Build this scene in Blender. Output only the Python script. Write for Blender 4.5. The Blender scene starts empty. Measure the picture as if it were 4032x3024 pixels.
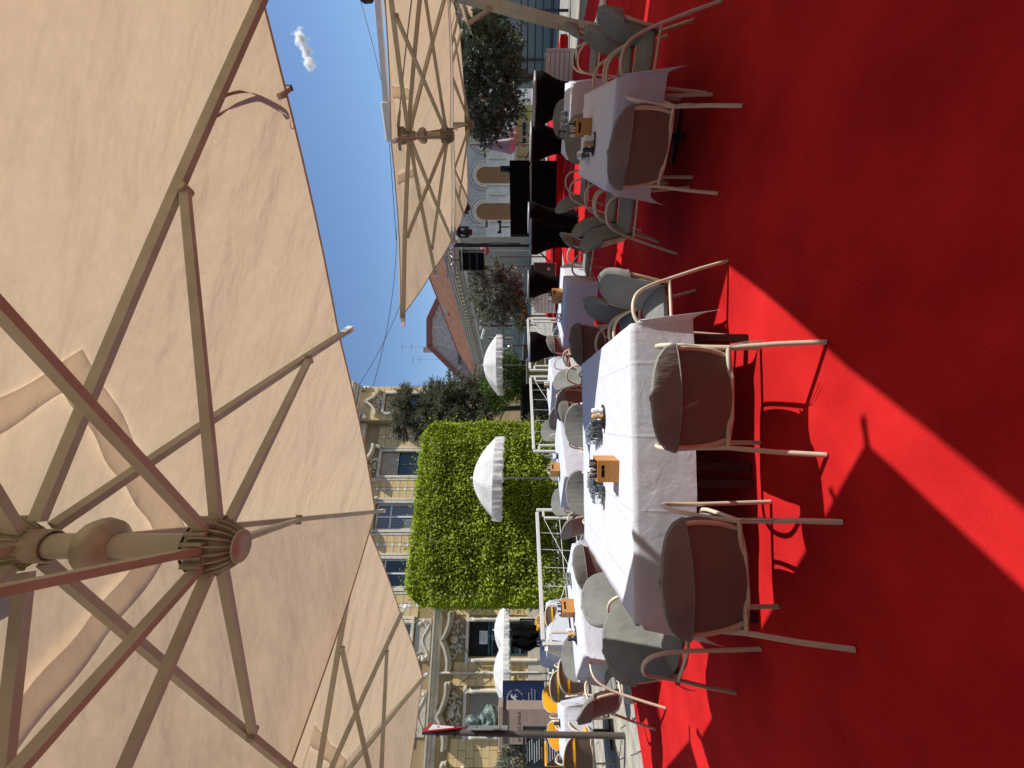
import bpy, math, random
import numpy as np
from mathutils import Vector, Matrix, Quaternion

random.seed(7)
rng = np.random.default_rng(11)
scene = bpy.context.scene
COL = scene.collection
R = math.radians

# ------------------------------------------------------------------ camera
H = 1.46            # eye height (m)
F = 1701.0          # focal length in photo pixels (4032 x 3024)
camd = bpy.data.cameras.new('camera')
cam = bpy.data.objects.new('camera', camd)
COL.objects.link(cam)
camd.sensor_fit = 'HORIZONTAL'
camd.sensor_width = 36.0
camd.lens = 36.0 * F / 4032.0
camd.clip_start = 0.02
camd.clip_end = 3000.0
# the phone was held upright while the file lies on its side: image left = up
cam.matrix_world = Matrix(((0, 1, 0, 0), (0, 0, -1, 0), (-1, 0, 0, H), (0, 0, 0, 1)))
scene.camera = cam

# ------------------------------------------------------------------ sky, sun, exposure
SUN_EL = R(54.0)
sun_vec = Vector((0.727, -0.05, 1.0)).normalized()
world = bpy.data.worlds.new('World')
scene.world = world
world.use_nodes = True
wn = world.node_tree
wn.nodes.clear()
w_out = wn.nodes.new('ShaderNodeOutputWorld')
w_bg = wn.nodes.new('ShaderNodeBackground')
w_sky = wn.nodes.new('ShaderNodeTexSky')
w_sky.sky_type = 'NISHITA'
w_sky.sun_disc = False
w_sky.sun_elevation = SUN_EL
w_sky.sun_rotation = R(93.9)
w_sky.air_density = 1.0
w_sky.dust_density = 0.0
w_sky.ozone_density = 5.0
w_bg.inputs['Strength'].default_value = 0.112
wn.links.new(w_sky.outputs[0], w_bg.inputs['Color'])
wn.links.new(w_bg.outputs[0], w_out.inputs['Surface'])

sund = bpy.data.lights.new('sun', 'SUN')
sund.energy = 5.0
sund.angle = R(0.53)
sund.color = (1.0, 0.955, 0.88)
sun = bpy.data.objects.new('sun', sund)
COL.objects.link(sun)
sun.location = (30, -2, 40)
sun.rotation_euler = sun_vec.to_track_quat('Z', 'Y').to_euler()

vs = scene.view_settings
vs.view_transform = 'Standard'
vs.look = 'None'
vs.exposure = 0.20
vs.gamma = 1.0
scene.cycles.max_bounces = 8
scene.cycles.diffuse_bounces = 4
scene.cycles.volume_bounces = 3
scene.cycles.transmission_bounces = 8
scene.cycles.transparent_max_bounces = 12
scene.cycles.caustics_reflective = False
scene.cycles.caustics_refractive = False


# ------------------------------------------------------------------ helpers
def G(xs, ys, z=0.0):
    """photo pixel -> point at height z"""
    d = (H - z) * F / (xs - 2016.0)
    return Vector(((1512.0 - ys) / F * d, d, z))


def AT(xs, ys, d):
    """photo pixel -> point at distance d"""
    return Vector(((1512.0 - ys) / F * d, d, H - (xs - 2016.0) / F * d))


class MB:
    """collects shapes; build() links them as one mesh object"""

    def __init__(self):
        self.v = []
        self.f = []
        self.s = []

    def add(self, verts, faces, smooth=False):
        o = len(self.v)
        self.v.extend([tuple(p) for p in verts])
        for fc in faces:
            self.f.append(tuple(i + o for i in fc))
            self.s.append(smooth)
        return self

    def box(self, c, size, rot=None, bev=0.0):
        hx, hy, hz = size[0] / 2, size[1] / 2, size[2] / 2
        if bev > 0:
            b = min(bev, hx * .9, hy * .9, hz * .9)
            pts = []
            for sx in (-1, 1):
                for sy in (-1, 1):
                    for sz in (-1, 1):
                        pts.append((sx * (hx - b), sy * (hy - b), sz * hz))
                        pts.append((sx * (hx - b), sy * hy, sz * (hz - b)))
                        pts.append((sx * hx, sy * (hy - b), sz * (hz - b)))
            idx = lambda sx, sy, sz, k: ((sx * 2 + sy) * 2 + sz) * 3 + k
            fs = []
            for s in (0, 1):
                q = [idx(0, 0, s, 0), idx(1, 0, s, 0), idx(1, 1, s, 0), idx(0, 1, s, 0)]
                fs.append(q if s else q[::-1])
                q = [idx(0, s, 0, 1), idx(1, s, 0, 1), idx(1, s, 1, 1), idx(0, s, 1, 1)]
                fs.append(q[::-1] if s else q)
                q = [idx(s, 0, 0, 2), idx(s, 1, 0, 2), idx(s, 1, 1, 2), idx(s, 0, 1, 2)]
                fs.append(q if s else q[::-1])
            for a in (0, 1):
                for b_ in (0, 1):
                    fs.append([idx(0, a, b_, 0), idx(1, a, b_, 0), idx(1, a, b_, 1), idx(0, a, b_, 1)])
                    fs.append([idx(a, 0, b_, 0), idx(a, 1, b_, 0), idx(a, 1, b_, 2), idx(a, 0, b_, 2)])
                    fs.append([idx(a, b_, 0, 1), idx(a, b_, 1, 1), idx(a, b_, 1, 2), idx(a, b_, 0, 2)])
                    for c_ in (0, 1):
                        fs.append([idx(a, b_, c_, 0), idx(a, b_, c_, 1), idx(a, b_, c_, 2)])
        else:
            pts = [(sx * hx, sy * hy, sz * hz) for sx in (-1, 1) for sy in (-1, 1) for sz in (-1, 1)]
            fs = [(0, 1, 3, 2), (4, 6, 7, 5), (0, 4, 5, 1), (2, 3, 7, 6), (0, 2, 6, 4), (1, 5, 7, 3)]
        c = Vector(c)
        if rot is not None:
            pts = [rot @ Vector(p) + c for p in pts]
        else:
            pts = [Vector(p) + c for p in pts]
        return self.add(pts, fs)

    def bar(self, p0, p1, w, h, up=(0, 0, 1)):
        p0, p1 = Vector(p0), Vector(p1)
        d = (p1 - p0)
        L = d.length
        d.normalize()
        u = Vector(up)
        x = d.cross(u)
        if x.length < 1e-4:
            x = d.cross(Vector((1, 0, 0)))
        x.normalize()
        u = x.cross(d)
        rot = Matrix((x, d, u)).transposed()
        return self.box((p0 + p1) / 2, (w, L, h), rot)

    def tube(self, pts, r, n=8, caps=True, closed=False):
        pts = [Vector(p) for p in pts]
        m = len(pts)
        rr = r if isinstance(r, (list, tuple)) else [r] * m
        rings = []
        prev = None
        for i in range(m):
            if closed:
                t = pts[(i + 1) % m] - pts[i - 1]
            else:
                t = pts[min(i + 1, m - 1)] - pts[max(i - 1, 0)]
            t.normalize()
            if prev is None:
                a = t.cross(Vector((0, 0, 1)))
                if a.length < 1e-3:
                    a = t.cross(Vector((0, 1, 0)))
            else:
                a = prev - t * prev.dot(t)
            a.normalize()
            prev = a
            b = t.cross(a)
            rings.append([pts[i] + (a * math.cos(2 * math.pi * k / n) + b * math.sin(2 * math.pi * k / n)) * rr[i] for k in range(n)])
        vs_ = [p for rg in rings for p in rg]
        fs = []
        rngm = m if closed else m - 1
        for i in range(rngm):
            j = (i + 1) % m
            for k in range(n):
                k2 = (k + 1) % n
                fs.append((i * n + k, j * n + k, j * n + k2, i * n + k2))
        self.add(vs_, fs, True)
        if caps and not closed:
            self.add(rings[0], [tuple(range(n))])
            self.add(rings[-1], [tuple(range(n))[::-1]])
        return self

    def lathe(self, prof, n=16, c=(0, 0, 0), rot=None, smooth=True, sx=1.0, sy=1.0):
        c = Vector(c)
        vs_ = []
        for (r, z) in prof:
            for k in range(n):
                a = 2 * math.pi * k / n
                p = Vector((r * math.cos(a) * sx, r * math.sin(a) * sy, z))
                vs_.append((rot @ p if rot is not None else p) + c)
        fs = []
        for i in range(len(prof) - 1):
            for k in range(n):
                k2 = (k + 1) % n
                fs.append((i * n + k, i * n + k2, (i + 1) * n + k2, (i + 1) * n + k))
        self.add(vs_, fs, smooth)
        return self

    def disc(self, c, r, n=16, rot=None):
        c = Vector(c)
        ps = []
        for k in range(n):
            p = Vector((r * math.cos(2 * math.pi * k / n), r * math.sin(2 * math.pi * k / n), 0))
            ps.append((rot @ p if rot is not None else p) + c)
        return self.add(ps, [tuple(range(n))])

    def ball(self, c, r, n=12, m=8, sc=(1, 1, 1), rot=None):
        c = Vector(c)
        vs_ = []
        for i in range(m + 1):
            th = math.pi * i / m
            for k in range(n):
                a = 2 * math.pi * k / n
                p = Vector((r * sc[0] * math.sin(th) * math.cos(a), r * sc[1] * math.sin(th) * math.sin(a), r * sc[2] * math.cos(th)))
                vs_.append((rot @ p if rot is not None else p) + c)
        fs = []
        for i in range(m):
            for k in range(n):
                k2 = (k + 1) % n
                fs.append((i * n + k, (i + 1) * n + k, (i + 1) * n + k2, i * n + k2))
        return self.add(vs_, fs, True)

    def grid(self, fn, nu, nv, smooth=True):
        vs_ = [fn(i / nu, j / nv) for j in range(nv + 1) for i in range(nu + 1)]
        fs = [(j * (nu + 1) + i, j * (nu + 1) + i + 1, (j + 1) * (nu + 1) + i + 1, (j + 1) * (nu + 1) + i) for j in range(nv) for i in range(nu)]
        return self.add(vs_, fs, smooth)

    def prism(self, outline, y0, y1, smooth=False):
        """outline in (x, z), extruded along y"""
        n = len(outline)
        vs_ = [(x, y0, z) for x, z in outline] + [(x, y1, z) for x, z in outline]
        fs = [tuple(range(n)), tuple(range(2 * n - 1, n - 1, -1))]
        fs += [(i, i + n, (i + 1) % n + n, (i + 1) % n) for i in range(n)]
        return self.add(vs_, fs, smooth)

    def xform(self, M):
        self.v = [tuple(M @ Vector(p)) for p in self.v]
        return self

    def mesh(self, name, mat):
        me = bpy.data.meshes.new(name)
        me.from_pydata(self.v, [], self.f)
        me.polygons.foreach_set('use_smooth', self.s)
        if mat is not None:
            me.materials.append(mat)
        me.update()
        return me

    def build(self, name, mat, parent=None, fix=True):
        me = self.mesh(name, mat)
        if fix:
            import bmesh
            bm = bmesh.new()
            bm.from_mesh(me)
            bmesh.ops.recalc_face_normals(bm, faces=bm.faces)
            bm.to_mesh(me)
            bm.free()
        o = bpy.data.objects.new(name, me)
        COL.objects.link(o)
        if parent is not None:
            o.parent = parent
        return o


def smoothpath(pts, k=5):
    """Catmull-Rom"""
    pts = [Vector(p) for p in pts]
    P = [pts[0] * 2 - pts[1]] + pts + [pts[-1] * 2 - pts[-2]]
    out = []
    for i in range(1, len(P) - 2):
        a, b, c, d = P[i - 1], P[i], P[i + 1], P[i + 2]
        for j in range(k):
            t = j / k
            out.append(0.5 * ((2 * b) + (c - a) * t + (2 * a - 5 * b + 4 * c - d) * t * t + (3 * b - a - 3 * c + d) * t ** 3))
    out.append(pts[-1])
    return out


def tag(o, label=None, cat=None, group=None, kind=None):
    if label:
        o['label'] = label
    if cat:
        o['category'] = cat
    if group:
        o['group'] = group
    if kind:
        o['kind'] = kind
    return o


def empty(name, loc=(0, 0, 0), rz=0.0):
    o = bpy.data.objects.new(name, None)
    COL.objects.link(o)
    o.location = loc
    o.rotation_euler = (0, 0, rz)
    o.empty_display_size = 0.2
    return o


def thing(name, label, cat, loc=(0, 0, 0), rz=0.0, group=None):
    return tag(empty(name, loc, rz), label, cat, group)


def copy_tree(o, parent=None):
    c = o.copy()
    COL.objects.link(c)
    c.parent = parent
    for ch in list(o.children):
        copy_tree(ch, c)
    return c


def inst(me, name, parent, loc=(0, 0, 0), rot=(0, 0, 0), scale=(1, 1, 1)):
    o = bpy.data.objects.new(name, me)
    COL.objects.link(o)
    o.parent = parent
    o.location = loc
    o.rotation_euler = rot
    o.scale = scale
    return o


# ------------------------------------------------------------------ materials
def newmat(name):
    m = bpy.data.materials.new(name)
    m.use_nodes = True
    nt = m.node_tree
    bs = nt.nodes['Principled BSDF']
    return m, nt, bs


def N(nt, t, **kw):
    n = nt.nodes.new(t)
    for k, v in kw.items():
        setattr(n, k, v)
    return n


def setin(n, **kw):
    for k, v in kw.items():
        n.inputs[k.replace('_', ' ')].default_value = v


def ramp(nt, fac, stops):
    r = nt.nodes.new('ShaderNodeValToRGB')
    el = r.color_ramp.elements
    while len(el) < len(stops):
        el.new(0.5)
    for e, (p, c) in zip(el, stops):
        e.position = p
        e.color = (c[0], c[1], c[2], 1)
    nt.links.new(fac, r.inputs[0])
    return r.outputs[0]


def coords(nt, kind='Object', scale=None):
    tc = N(nt, 'ShaderNodeTexCoord')
    o = tc.outputs[kind]
    if scale:
        mp = N(nt, 'ShaderNodeMapping')
        mp.inputs['Scale'].default_value = scale
        nt.links.new(o, mp.inputs[0])
        o = mp.outputs[0]
    return o


def noise(nt, vec, scale, detail=4, rough=0.55):
    n = N(nt, 'ShaderNodeTexNoise')
    n.inputs['Scale'].default_value = scale
    n.inputs['Detail'].default_value = detail
    n.inputs['Roughness'].default_value = rough
    if vec is not None:
        nt.links.new(vec, n.inputs['Vector'])
    return n.outputs['Fac']


def bump(nt, bs, h, strength, dist):
    b = N(nt, 'ShaderNodeBump')
    b.inputs['Strength'].default_value = strength
    b.inputs['Distance'].default_value = dist
    nt.links.new(h, b.inputs['Height'])
    nt.links.new(b.outputs[0], bs.inputs['Normal'])
    return b


def simple(name, col, rough=0.6, metal=0.0, var=0.12, scale=6.0, bumpd=0.0, bscale=60.0, spec=None, col2=None, kind='Object'):
    m, nt, bs = newmat(name)
    v = coords(nt, kind)
    f = noise(nt, v, scale, 5)
    c2 = col2 if col2 else tuple(max(0, x * (1 - var * 1.6)) for x in col)
    c1 = tuple(min(1, x * (1 + var * 0.6)) for x in col)
    out = ramp(nt, f, [(0.32, c2), (0.68, c1)])
    nt.links.new(out, bs.inputs['Base Color'])
    bs.inputs['Roughness'].default_value = rough
    bs.inputs['Metallic'].default_value = metal
    if spec is not None:
        bs.inputs['Specular IOR Level'].default_value = spec
    if bumpd > 0:
        bump(nt, bs, noise(nt, v, bscale, 3), 0.6, bumpd)
    return m


def leafmat(name, cols, transl=0.35, rough=0.5):
    m, nt, bs = newmat(name)
    g = N(nt, 'ShaderNodeNewGeometry')
    c = ramp(nt, g.outputs['Random Per Island'], cols)
    nt.links.new(c, bs.inputs['Base Color'])
    bs.inputs['Roughness'].default_value = rough
    bs.inputs['Specular IOR Level'].default_value = 0.35
    tr = N(nt, 'ShaderNodeBsdfTranslucent')
    hs = N(nt, 'ShaderNodeHueSaturation')
    hs.inputs['Saturation'].default_value = 1.15
    hs.inputs['Value'].default_value = 1.25
    nt.links.new(c, hs.inputs['Color'])
    nt.links.new(hs.outputs[0], tr.inputs['Color'])
    mx = N(nt, 'ShaderNodeMixShader')
    mx.inputs[0].default_value = transl
    out = nt.nodes['Material Output']
    nt.links.new(bs.outputs[0], mx.inputs[1])
    nt.links.new(tr.outputs[0], mx.inputs[2])
    nt.links.new(mx.outputs[0], out.inputs['Surface'])
    return m


M = {}


def make_materials():
    # red carpet: needle felt
    m, nt, bs = newmat('red_carpet')
    v = coords(nt)
    f1 = noise(nt, v, 240, 5, 0.8)
    f2 = noise(nt, v, 2.2, 4)
    mx = N(nt, 'ShaderNodeMath', operation='ADD')
    nt.links.new(f1, mx.inputs[0])
    nt.links.new(f2, mx.inputs[1])
    h = N(nt, 'ShaderNodeMath', operation='MULTIPLY')
    h.inputs[1].default_value = 0.5
    nt.links.new(mx.outputs[0], h.inputs[0])
    nt.links.new(ramp(nt, h.outputs[0], [(0.38, (0.37, 0.009, 0.011)), (0.62, (0.60, 0.021, 0.022))]), bs.inputs['Base Color'])
    bs.inputs['Roughness'].default_value = 0.95
    bs.inputs['Specular IOR Level'].default_value = 0.08
    bump(nt, bs, noise(nt, v, 300, 4, .7), 0.7, 0.004)
    M['carpet'] = m

    # umbrella cloth: translucent woven acrylic
    def cloth(name, col, tcol, mixf):
        m, nt, bs = newmat(name)
        v = coords(nt)
        f = noise(nt, v, 26.0, 8, 0.8)
        f2 = noise(nt, v, 120, 3)
        ad = N(nt, 'ShaderNodeMath', operation='MULTIPLY_ADD')
        ad.inputs[1].default_value = 0.35
        nt.links.new(f2, ad.inputs[0])
        nt.links.new(f, ad.inputs[2])
        dk = tuple(x * .88 for x in col)
        nt.links.new(ramp(nt, ad.outputs[0], [(0.42, dk), (0.86, col)]), bs.inputs['Base Color'])
        bs.inputs['Roughness'].default_value = 0.9
        bs.inputs['Specular IOR Level'].default_value = 0.1
        tr = N(nt, 'ShaderNodeBsdfTranslucent')
        td = tuple(x * .86 for x in tcol)
        nt.links.new(ramp(nt, ad.outputs[0], [(0.42, td), (0.86, tcol)]), tr.inputs['Color'])
        mp = N(nt, 'ShaderNodeMapping')
        mp.inputs['Scale'].default_value = (1.6, 4.8, 1.6)
        mp.inputs['Rotation'].default_value = (0, 0, 0.6)
        nt.links.new(v, mp.inputs[0])
        wr = noise(nt, mp.outputs[0], 1.15, 4, 0.45)
        b = bump(nt, bs, wr, 0.75, 0.10)
        nt.links.new(b.outputs[0], tr.inputs['Normal'])
        mx = N(nt, 'ShaderNodeMixShader')
        mx.inputs[0].default_value = mixf
        nt.links.new(bs.outputs[0], mx.inputs[1])
        nt.links.new(tr.outputs[0], mx.inputs[2])
        nt.links.new(mx.outputs[0], nt.nodes['Material Output'].inputs['Surface'])
        return m
    M['canopy'] = cloth('canopy_cloth', (0.54, 0.465, 0.37), (0.72, 0.545, 0.355), 0.43)
    M['vent'] = cloth('vent_cloth', (0.60, 0.54, 0.48), (0.98, 0.90, 0.82), 0.90)
    M['white_canopy'] = cloth('white_parasol_cloth', (0.80, 0.80, 0.78), (0.70, 0.66, 0.62), 0.28)
    M['alu'] = simple('painted_aluminium', (0.40, 0.43, 0.325), 0.42, 0.0, 0.10, 9, 0.0005, 300)
    M['hub'] = simple('hub_plastic', (0.37, 0.40, 0.285), 0.5, 0.0, 0.28, 14, 0.001, 120)
    M['strap'] = simple('strap_webbing', (0.30, 0.24, 0.20), 0.85, 0, 0.1, 60)
    M['blackcap'] = simple('black_plastic', (0.02, 0.02, 0.022), 0.45)

    # table cloth: white damask with ironed creases
    m, nt, bs = newmat('white_tablecloth')
    v = coords(nt)
    bs.inputs['Base Color'].default_value = (0.57, 0.60, 0.68, 1)
    bs.inputs['Roughness'].default_value = 0.85
    bs.inputs['Specular IOR Level'].default_value = 0.2
    sep = N(nt, 'ShaderNodeSeparateXYZ')
    nt.links.new(v, sep.inputs[0])

    def crease(axis, period, width):
        d = N(nt, 'ShaderNodeMath', operation='DIVIDE')
        d.inputs[1].default_value = period
        nt.links.new(sep.outputs[axis], d.inputs[0])
        fr = N(nt, 'ShaderNodeMath', operation='FRACT')
        nt.links.new(d.outputs[0], fr.inputs[0])
        s = N(nt, 'ShaderNodeMath', operation='SUBTRACT')
        s.inputs[1].default_value = 0.5
        nt.links.new(fr.outputs[0], s.inputs[0])
        a = N(nt, 'ShaderNodeMath', operation='ABSOLUTE')
        nt.links.new(s.outputs[0], a.inputs[0])
        mr = N(nt, 'ShaderNodeMapRange')
        mr.inputs['From Min'].default_value = 0.0
        mr.inputs['From Max'].default_value = width / period
        mr.inputs['To Min'].default_value = 1.0
        mr.inputs['To Max'].default_value = 0.0
        nt.links.new(a.outputs[0], mr.inputs['Value'])
        return mr.outputs[0]
    c1 = crease(0, 0.44, 0.016)
    c2 = crease(1, 0.36, 0.016)
    mxx = N(nt, 'ShaderNodeMath', operation='MAXIMUM')
    nt.links.new(c1, mxx.inputs[0])
    nt.links.new(c2, mxx.inputs[1])
    wr = noise(nt, v, 9, 6, 0.6)
    vo = N(nt, 'ShaderNodeTexNoise')
    vo.inputs['Scale'].default_value = 5.0
    vo.inputs['Distortion'].default_value = 1.6
    vo.inputs['Detail'].default_value = 5
    nt.links.new(v, vo.inputs['Vector'])
    wv = N(nt, 'ShaderNodeTexWave')
    wv.inputs['Scale'].default_value = 55
    wv.inputs['Distortion'].default_value = 0.6
    wv.bands_direction = 'Z'
    nt.links.new(v, wv.inputs['Vector'])
    a1 = N(nt, 'ShaderNodeMath', operation='MULTIPLY_ADD')
    a1.inputs[1].default_value = 0.5
    nt.links.new(mxx.outputs[0], a1.inputs[0])
    nt.links.new(wr, a1.inputs[2])
    a2 = N(nt, 'ShaderNodeMath', operation='MULTIPLY_ADD')
    a2.inputs[1].default_value = 1.6
    nt.links.new(vo.outputs['Fac'], a2.inputs[0])
    nt.links.new(a1.outputs[0], a2.inputs[2])
    a3 = N(nt, 'ShaderNodeMath', operation='MULTIPLY_ADD')
    a3.inputs[1].default_value = 0.12
    nt.links.new(wv.outputs['Fac'], a3.inputs[0])
    nt.links.new(a2.outputs[0], a3.inputs[2])
    bump(nt, bs, a3.outputs[0], 0.65, 0.009)
    M['tcloth'] = m

    # chair
    M['cream'] = simple('cream_tube', (0.62, 0.55, 0.42), 0.38, 0, 0.05, 20)
    m, nt, bs = newmat('grey_cushion_cloth')
    v = coords(nt)
    f = noise(nt, v, 5, 4)
    nt.links.new(ramp(nt, f, [(0.3, (0.165, 0.168, 0.152)), (0.7, (0.238, 0.242, 0.22))]), bs.inputs['Base Color'])
    bs.inputs['Roughness'].default_value = 0.92
    bs.inputs['Specular IOR Level'].default_value = 0.15
    mp = N(nt, 'ShaderNodeMapping')
    mp.inputs['Scale'].default_value = (14, 5, 4)
    nt.links.new(v, mp.inputs[0])
    wrk = noise(nt, mp.outputs[0], 1.6, 5, 0.55)
    bump(nt, bs, wrk, 0.5, 0.02)
    M['cushion'] = m
    m2 = m.copy()
    m2.name = 'yellow_cushion_cloth'
    for n in m2.node_tree.nodes:
        if n.type == 'VALTORGB':
            n.color_ramp.elements[0].color = (0.70, 0.30, 0.012, 1)
            n.color_ramp.elements[1].color = (0.84, 0.41, 0.02, 1)
    M['ycushion'] = m2

    def meshm(name, ca, cb, sc):
        m, nt, bs = newmat(name)
        v = coords(nt, 'Object')
        # woven sling: two offset wave sets give small open dots
        sp = N(nt, 'ShaderNodeSeparateXYZ')
        nt.links.new(v, sp.inputs[0])
        outs = []
        for ax in (0, 2):
            mu = N(nt, 'ShaderNodeMath', operation='MULTIPLY')
            mu.inputs[1].default_value = sc * (1.0 if ax == 0 else 0.85)
            nt.links.new(sp.outputs[ax], mu.inputs[0])
            si = N(nt, 'ShaderNodeMath', operation='SINE')
            nt.links.new(mu.outputs[0], si.inputs[0])
            outs.append(si)
        pr = N(nt, 'ShaderNodeMath', operation='MULTIPLY')
        nt.links.new(outs[0].outputs[0], pr.inputs[0])
        nt.links.new(outs[1].outputs[0], pr.inputs[1])
        mr = N(nt, 'ShaderNodeMapRange')
        mr.inputs['From Min'].default_value = 0.0
        mr.inputs['From Max'].default_value = 0.45
        nt.links.new(pr.outputs[0], mr.inputs['Value'])
        nt.links.new(ramp(nt, mr.outputs[0], [(0.2, ca), (0.8, cb)]), bs.inputs['Base Color'])
        bs.inputs['Roughness'].default_value = 0.7
        tr = N(nt, 'ShaderNodeBsdfTranslucent')
        tr.inputs['Color'].default_value = (cb[0], cb[1], cb[2], 1)
        mx = N(nt, 'ShaderNodeMixShader')
        mx.inputs[0].default_value = 0.15
        nt.links.new(bs.outputs[0], mx.inputs[1])
        nt.links.new(tr.outputs[0], mx.inputs[2])
        nt.links.new(mx.outputs[0], nt.nodes['Material Output'].inputs['Surface'])
        return m
    M['sling'] = meshm('brown_sling_mesh', (0.12, 0.088, 0.068), (0.36, 0.285, 0.225), 560)
    M['blackmetal'] = simple('black_steel', (0.018, 0.018, 0.02), 0.45, 0.0, 0.1)

    # wood
    def wood(name, a, b, sc):
        m, nt, bs = newmat(name)
        v = coords(nt, 'Object', sc)
        w = N(nt, 'ShaderNodeTexNoise')
        w.inputs['Scale'].default_value = 6
        w.inputs['Detail'].default_value = 6
        w.inputs['Distortion'].default_value = 1.2
        nt.links.new(v, w.inputs['Vector'])
        nt.links.new(ramp(nt, w.outputs['Fac'], [(0.3, a), (0.7, b)]), bs.inputs['Base Color'])
        bs.inputs['Roughness'].default_value = 0.55
        bump(nt, bs, w.outputs['Fac'], 0.3, 0.002)
        return m
    M['bamboo'] = wood('bamboo_wood', (0.40, 0.165, 0.035), (0.60, 0.29, 0.075), (3, 3, 30))
    M['dkwood'] = wood('shutter_wood', (0.22, 0.10, 0.035), (0.36, 0.19, 0.07), (8, 8, 0.6))
    M['bark'] = wood('bark', (0.05, 0.036, 0.03), (0.15, 0.11, 0.085), (6, 6, 1.2))
    M['greybark'] = wood('grey_bark', (0.11, 0.095, 0.08), (0.24, 0.20, 0.165), (6, 6, 1.2))
    m, nt, bs = newmat('clear_glass')
    bs.inputs['Base Color'].default_value = (0.97, 0.98, 0.98, 1)
    bs.inputs['Transmission Weight'].default_value = 1.0
    bs.inputs['Roughness'].default_value = 0.02
    bs.inputs['IOR'].default_value = 1.45
    M['glass'] = m
    m, nt, bs = newmat('window_glass')
    bs.inputs['Base Color'].default_value = (0.025, 0.033, 0.04, 1)
    bs.inputs['Roughness'].default_value = 0.06
    bs.inputs['Specular IOR Level'].default_value = 0.6
    M['wglass'] = m
    m, nt, bs = newmat('curtained_glass')
    v = coords(nt, 'Object')
    wv2 = N(nt, 'ShaderNodeTexWave')
    wv2.inputs['Scale'].default_value = 4.0
    wv2.inputs['Distortion'].default_value = 1.5
    nt.links.new(v, wv2.inputs['Vector'])
    nt.links.new(ramp(nt, wv2.outputs['Fac'], [(0.1, (0.09, 0.10, 0.11)), (0.9, (0.24, 0.25, 0.26))]), bs.inputs['Base Color'])
    bs.inputs['Roughness'].default_value = 0.08
    M['curtain'] = m
    M['steel'] = simple('steel', (0.55, 0.55, 0.55), 0.22, 1.0, 0.05)
    M['white'] = simple('white_paint', (0.76, 0.75, 0.72), 0.5, 0, 0.06, 12)
    M['rail'] = simple('white_rail_paint', (0.70, 0.70, 0.67), 0.4, 0, 0.05, 12)
    M['black_cloth'] = simple('black_stretch_cloth', (0.006, 0.0055, 0.006), 0.9, 0, 0.2, 8, 0.003, 30, spec=0.08)
    M['paper'] = simple('paper', (0.8, 0.79, 0.76), 0.8)
    M['ceramic'] = simple('white_ceramic', (0.82, 0.81, 0.78), 0.25)
    M['ltwood'] = simple('light_turned_wood', (0.58, 0.35, 0.15), 0.45, 0, 0.2, 40)

    # facades
    M['yellow'] = simple('ochre_render', (0.68, 0.50, 0.245), 0.9, 0, 0.10, 2.2, 0.002, 50)
    M['yellow_dk'] = simple('ochre_render_joint', (0.36, 0.26, 0.13), 0.95, 0, 0.10, 3)
    M['stucco'] = simple('cream_stucco', (0.68, 0.615, 0.485), 0.9, 0, 0.14, 5, 0.003, 40)
    M['greystucco'] = simple('grey_stucco', (0.54, 0.485, 0.375), 0.9, 0, 0.14, 4, 0.003, 40)
    M['greywall'] = simple('grey_render', (0.38, 0.345, 0.275), 0.92, 0, 0.12, 1.2, 0.003, 30)
    M['whitewall'] = simple('white_render', (0.70, 0.68, 0.63), 0.92, 0, 0.10, 1.6, 0.003, 30)
    M['bluegrey'] = simple('blue_grey_render', (0.47, 0.46, 0.42), 0.92, 0, 0.10, 1.6)
    M['gable'] = simple('weathered_gable_plaster', (0.47, 0.44, 0.41), 0.95, 0, 0.35, 1.6, 0.01, 8, col2=(0.33, 0.25, 0.22))
    M['redtrim'] = simple('dull_red_trim', (0.25, 0.075, 0.065), 0.8, 0, 0.2, 3)
    M['teal'] = simple('pale_teal_paint', (0.30, 0.40, 0.35), 0.8, 0, 0.08, 1)
    M['petrol'] = simple('petrol_blue_frame', (0.05, 0.10, 0.12), 0.5)
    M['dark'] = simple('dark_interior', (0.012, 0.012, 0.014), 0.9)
    # roof tiles
    m, nt, bs = newmat('clay_roof_tiles')
    v = coords(nt, 'Object')
    br = N(nt, 'ShaderNodeTexBrick')
    br.inputs['Scale'].default_value = 1.0
    br.inputs['Brick Width'].default_value = 0.34
    br.inputs['Row Height'].default_value = 0.42
    br.inputs['Mortar Size'].default_value = 0.035
    br.inputs['Color1'].default_value = (0.34, 0.155, 0.085, 1)
    br.inputs['Color2'].default_value = (0.42, 0.21, 0.12, 1)
    br.inputs['Mortar'].default_value = (0.17, 0.065, 0.04, 1)
    nt.links.new(v, br.inputs['Vector'])
    nt.links.new(br.outputs['Color'], bs.inputs['Base Color'])
    bs.inputs['Roughness'].default_value = 0.9
    bump(nt, bs, br.outputs['Fac'], -0.8, 0.05)
    M['tiles'] = m
    # grounds
    M['asphalt'] = simple('street_paving', (0.30, 0.285, 0.25), 0.95, 0, 0.22, 1.1, 0.004, 60)
    M['slab'] = simple('paving_slab', (0.40, 0.375, 0.31), 0.92, 0, 0.28, 3.5, 0.004, 70)
    M['kerb'] = simple('kerb_concrete', (0.40, 0.385, 0.34), 0.92, 0, 0.2, 5, 0.004, 70)
    # others
    M['granite'] = simple('pink_granite', (0.36, 0.27, 0.225), 0.75, 0, 0.22, 45, 0.001, 90)
    m, nt, bs = newmat('patinated_bronze')
    v = coords(nt)
    f = noise(nt, v, 7, 7, 0.7)
    nt.links.new(ramp(nt, f, [(0.36, (0.035, 0.045, 0.042)), (0.62, (0.20, 0.27, 0.235))]), bs.inputs['Base Color'])
    bs.inputs['Roughness'].default_value = 0.6
    bs.inputs['Metallic'].default_value = 0.35
    bump(nt, bs, f, 0.5, 0.01)
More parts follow.
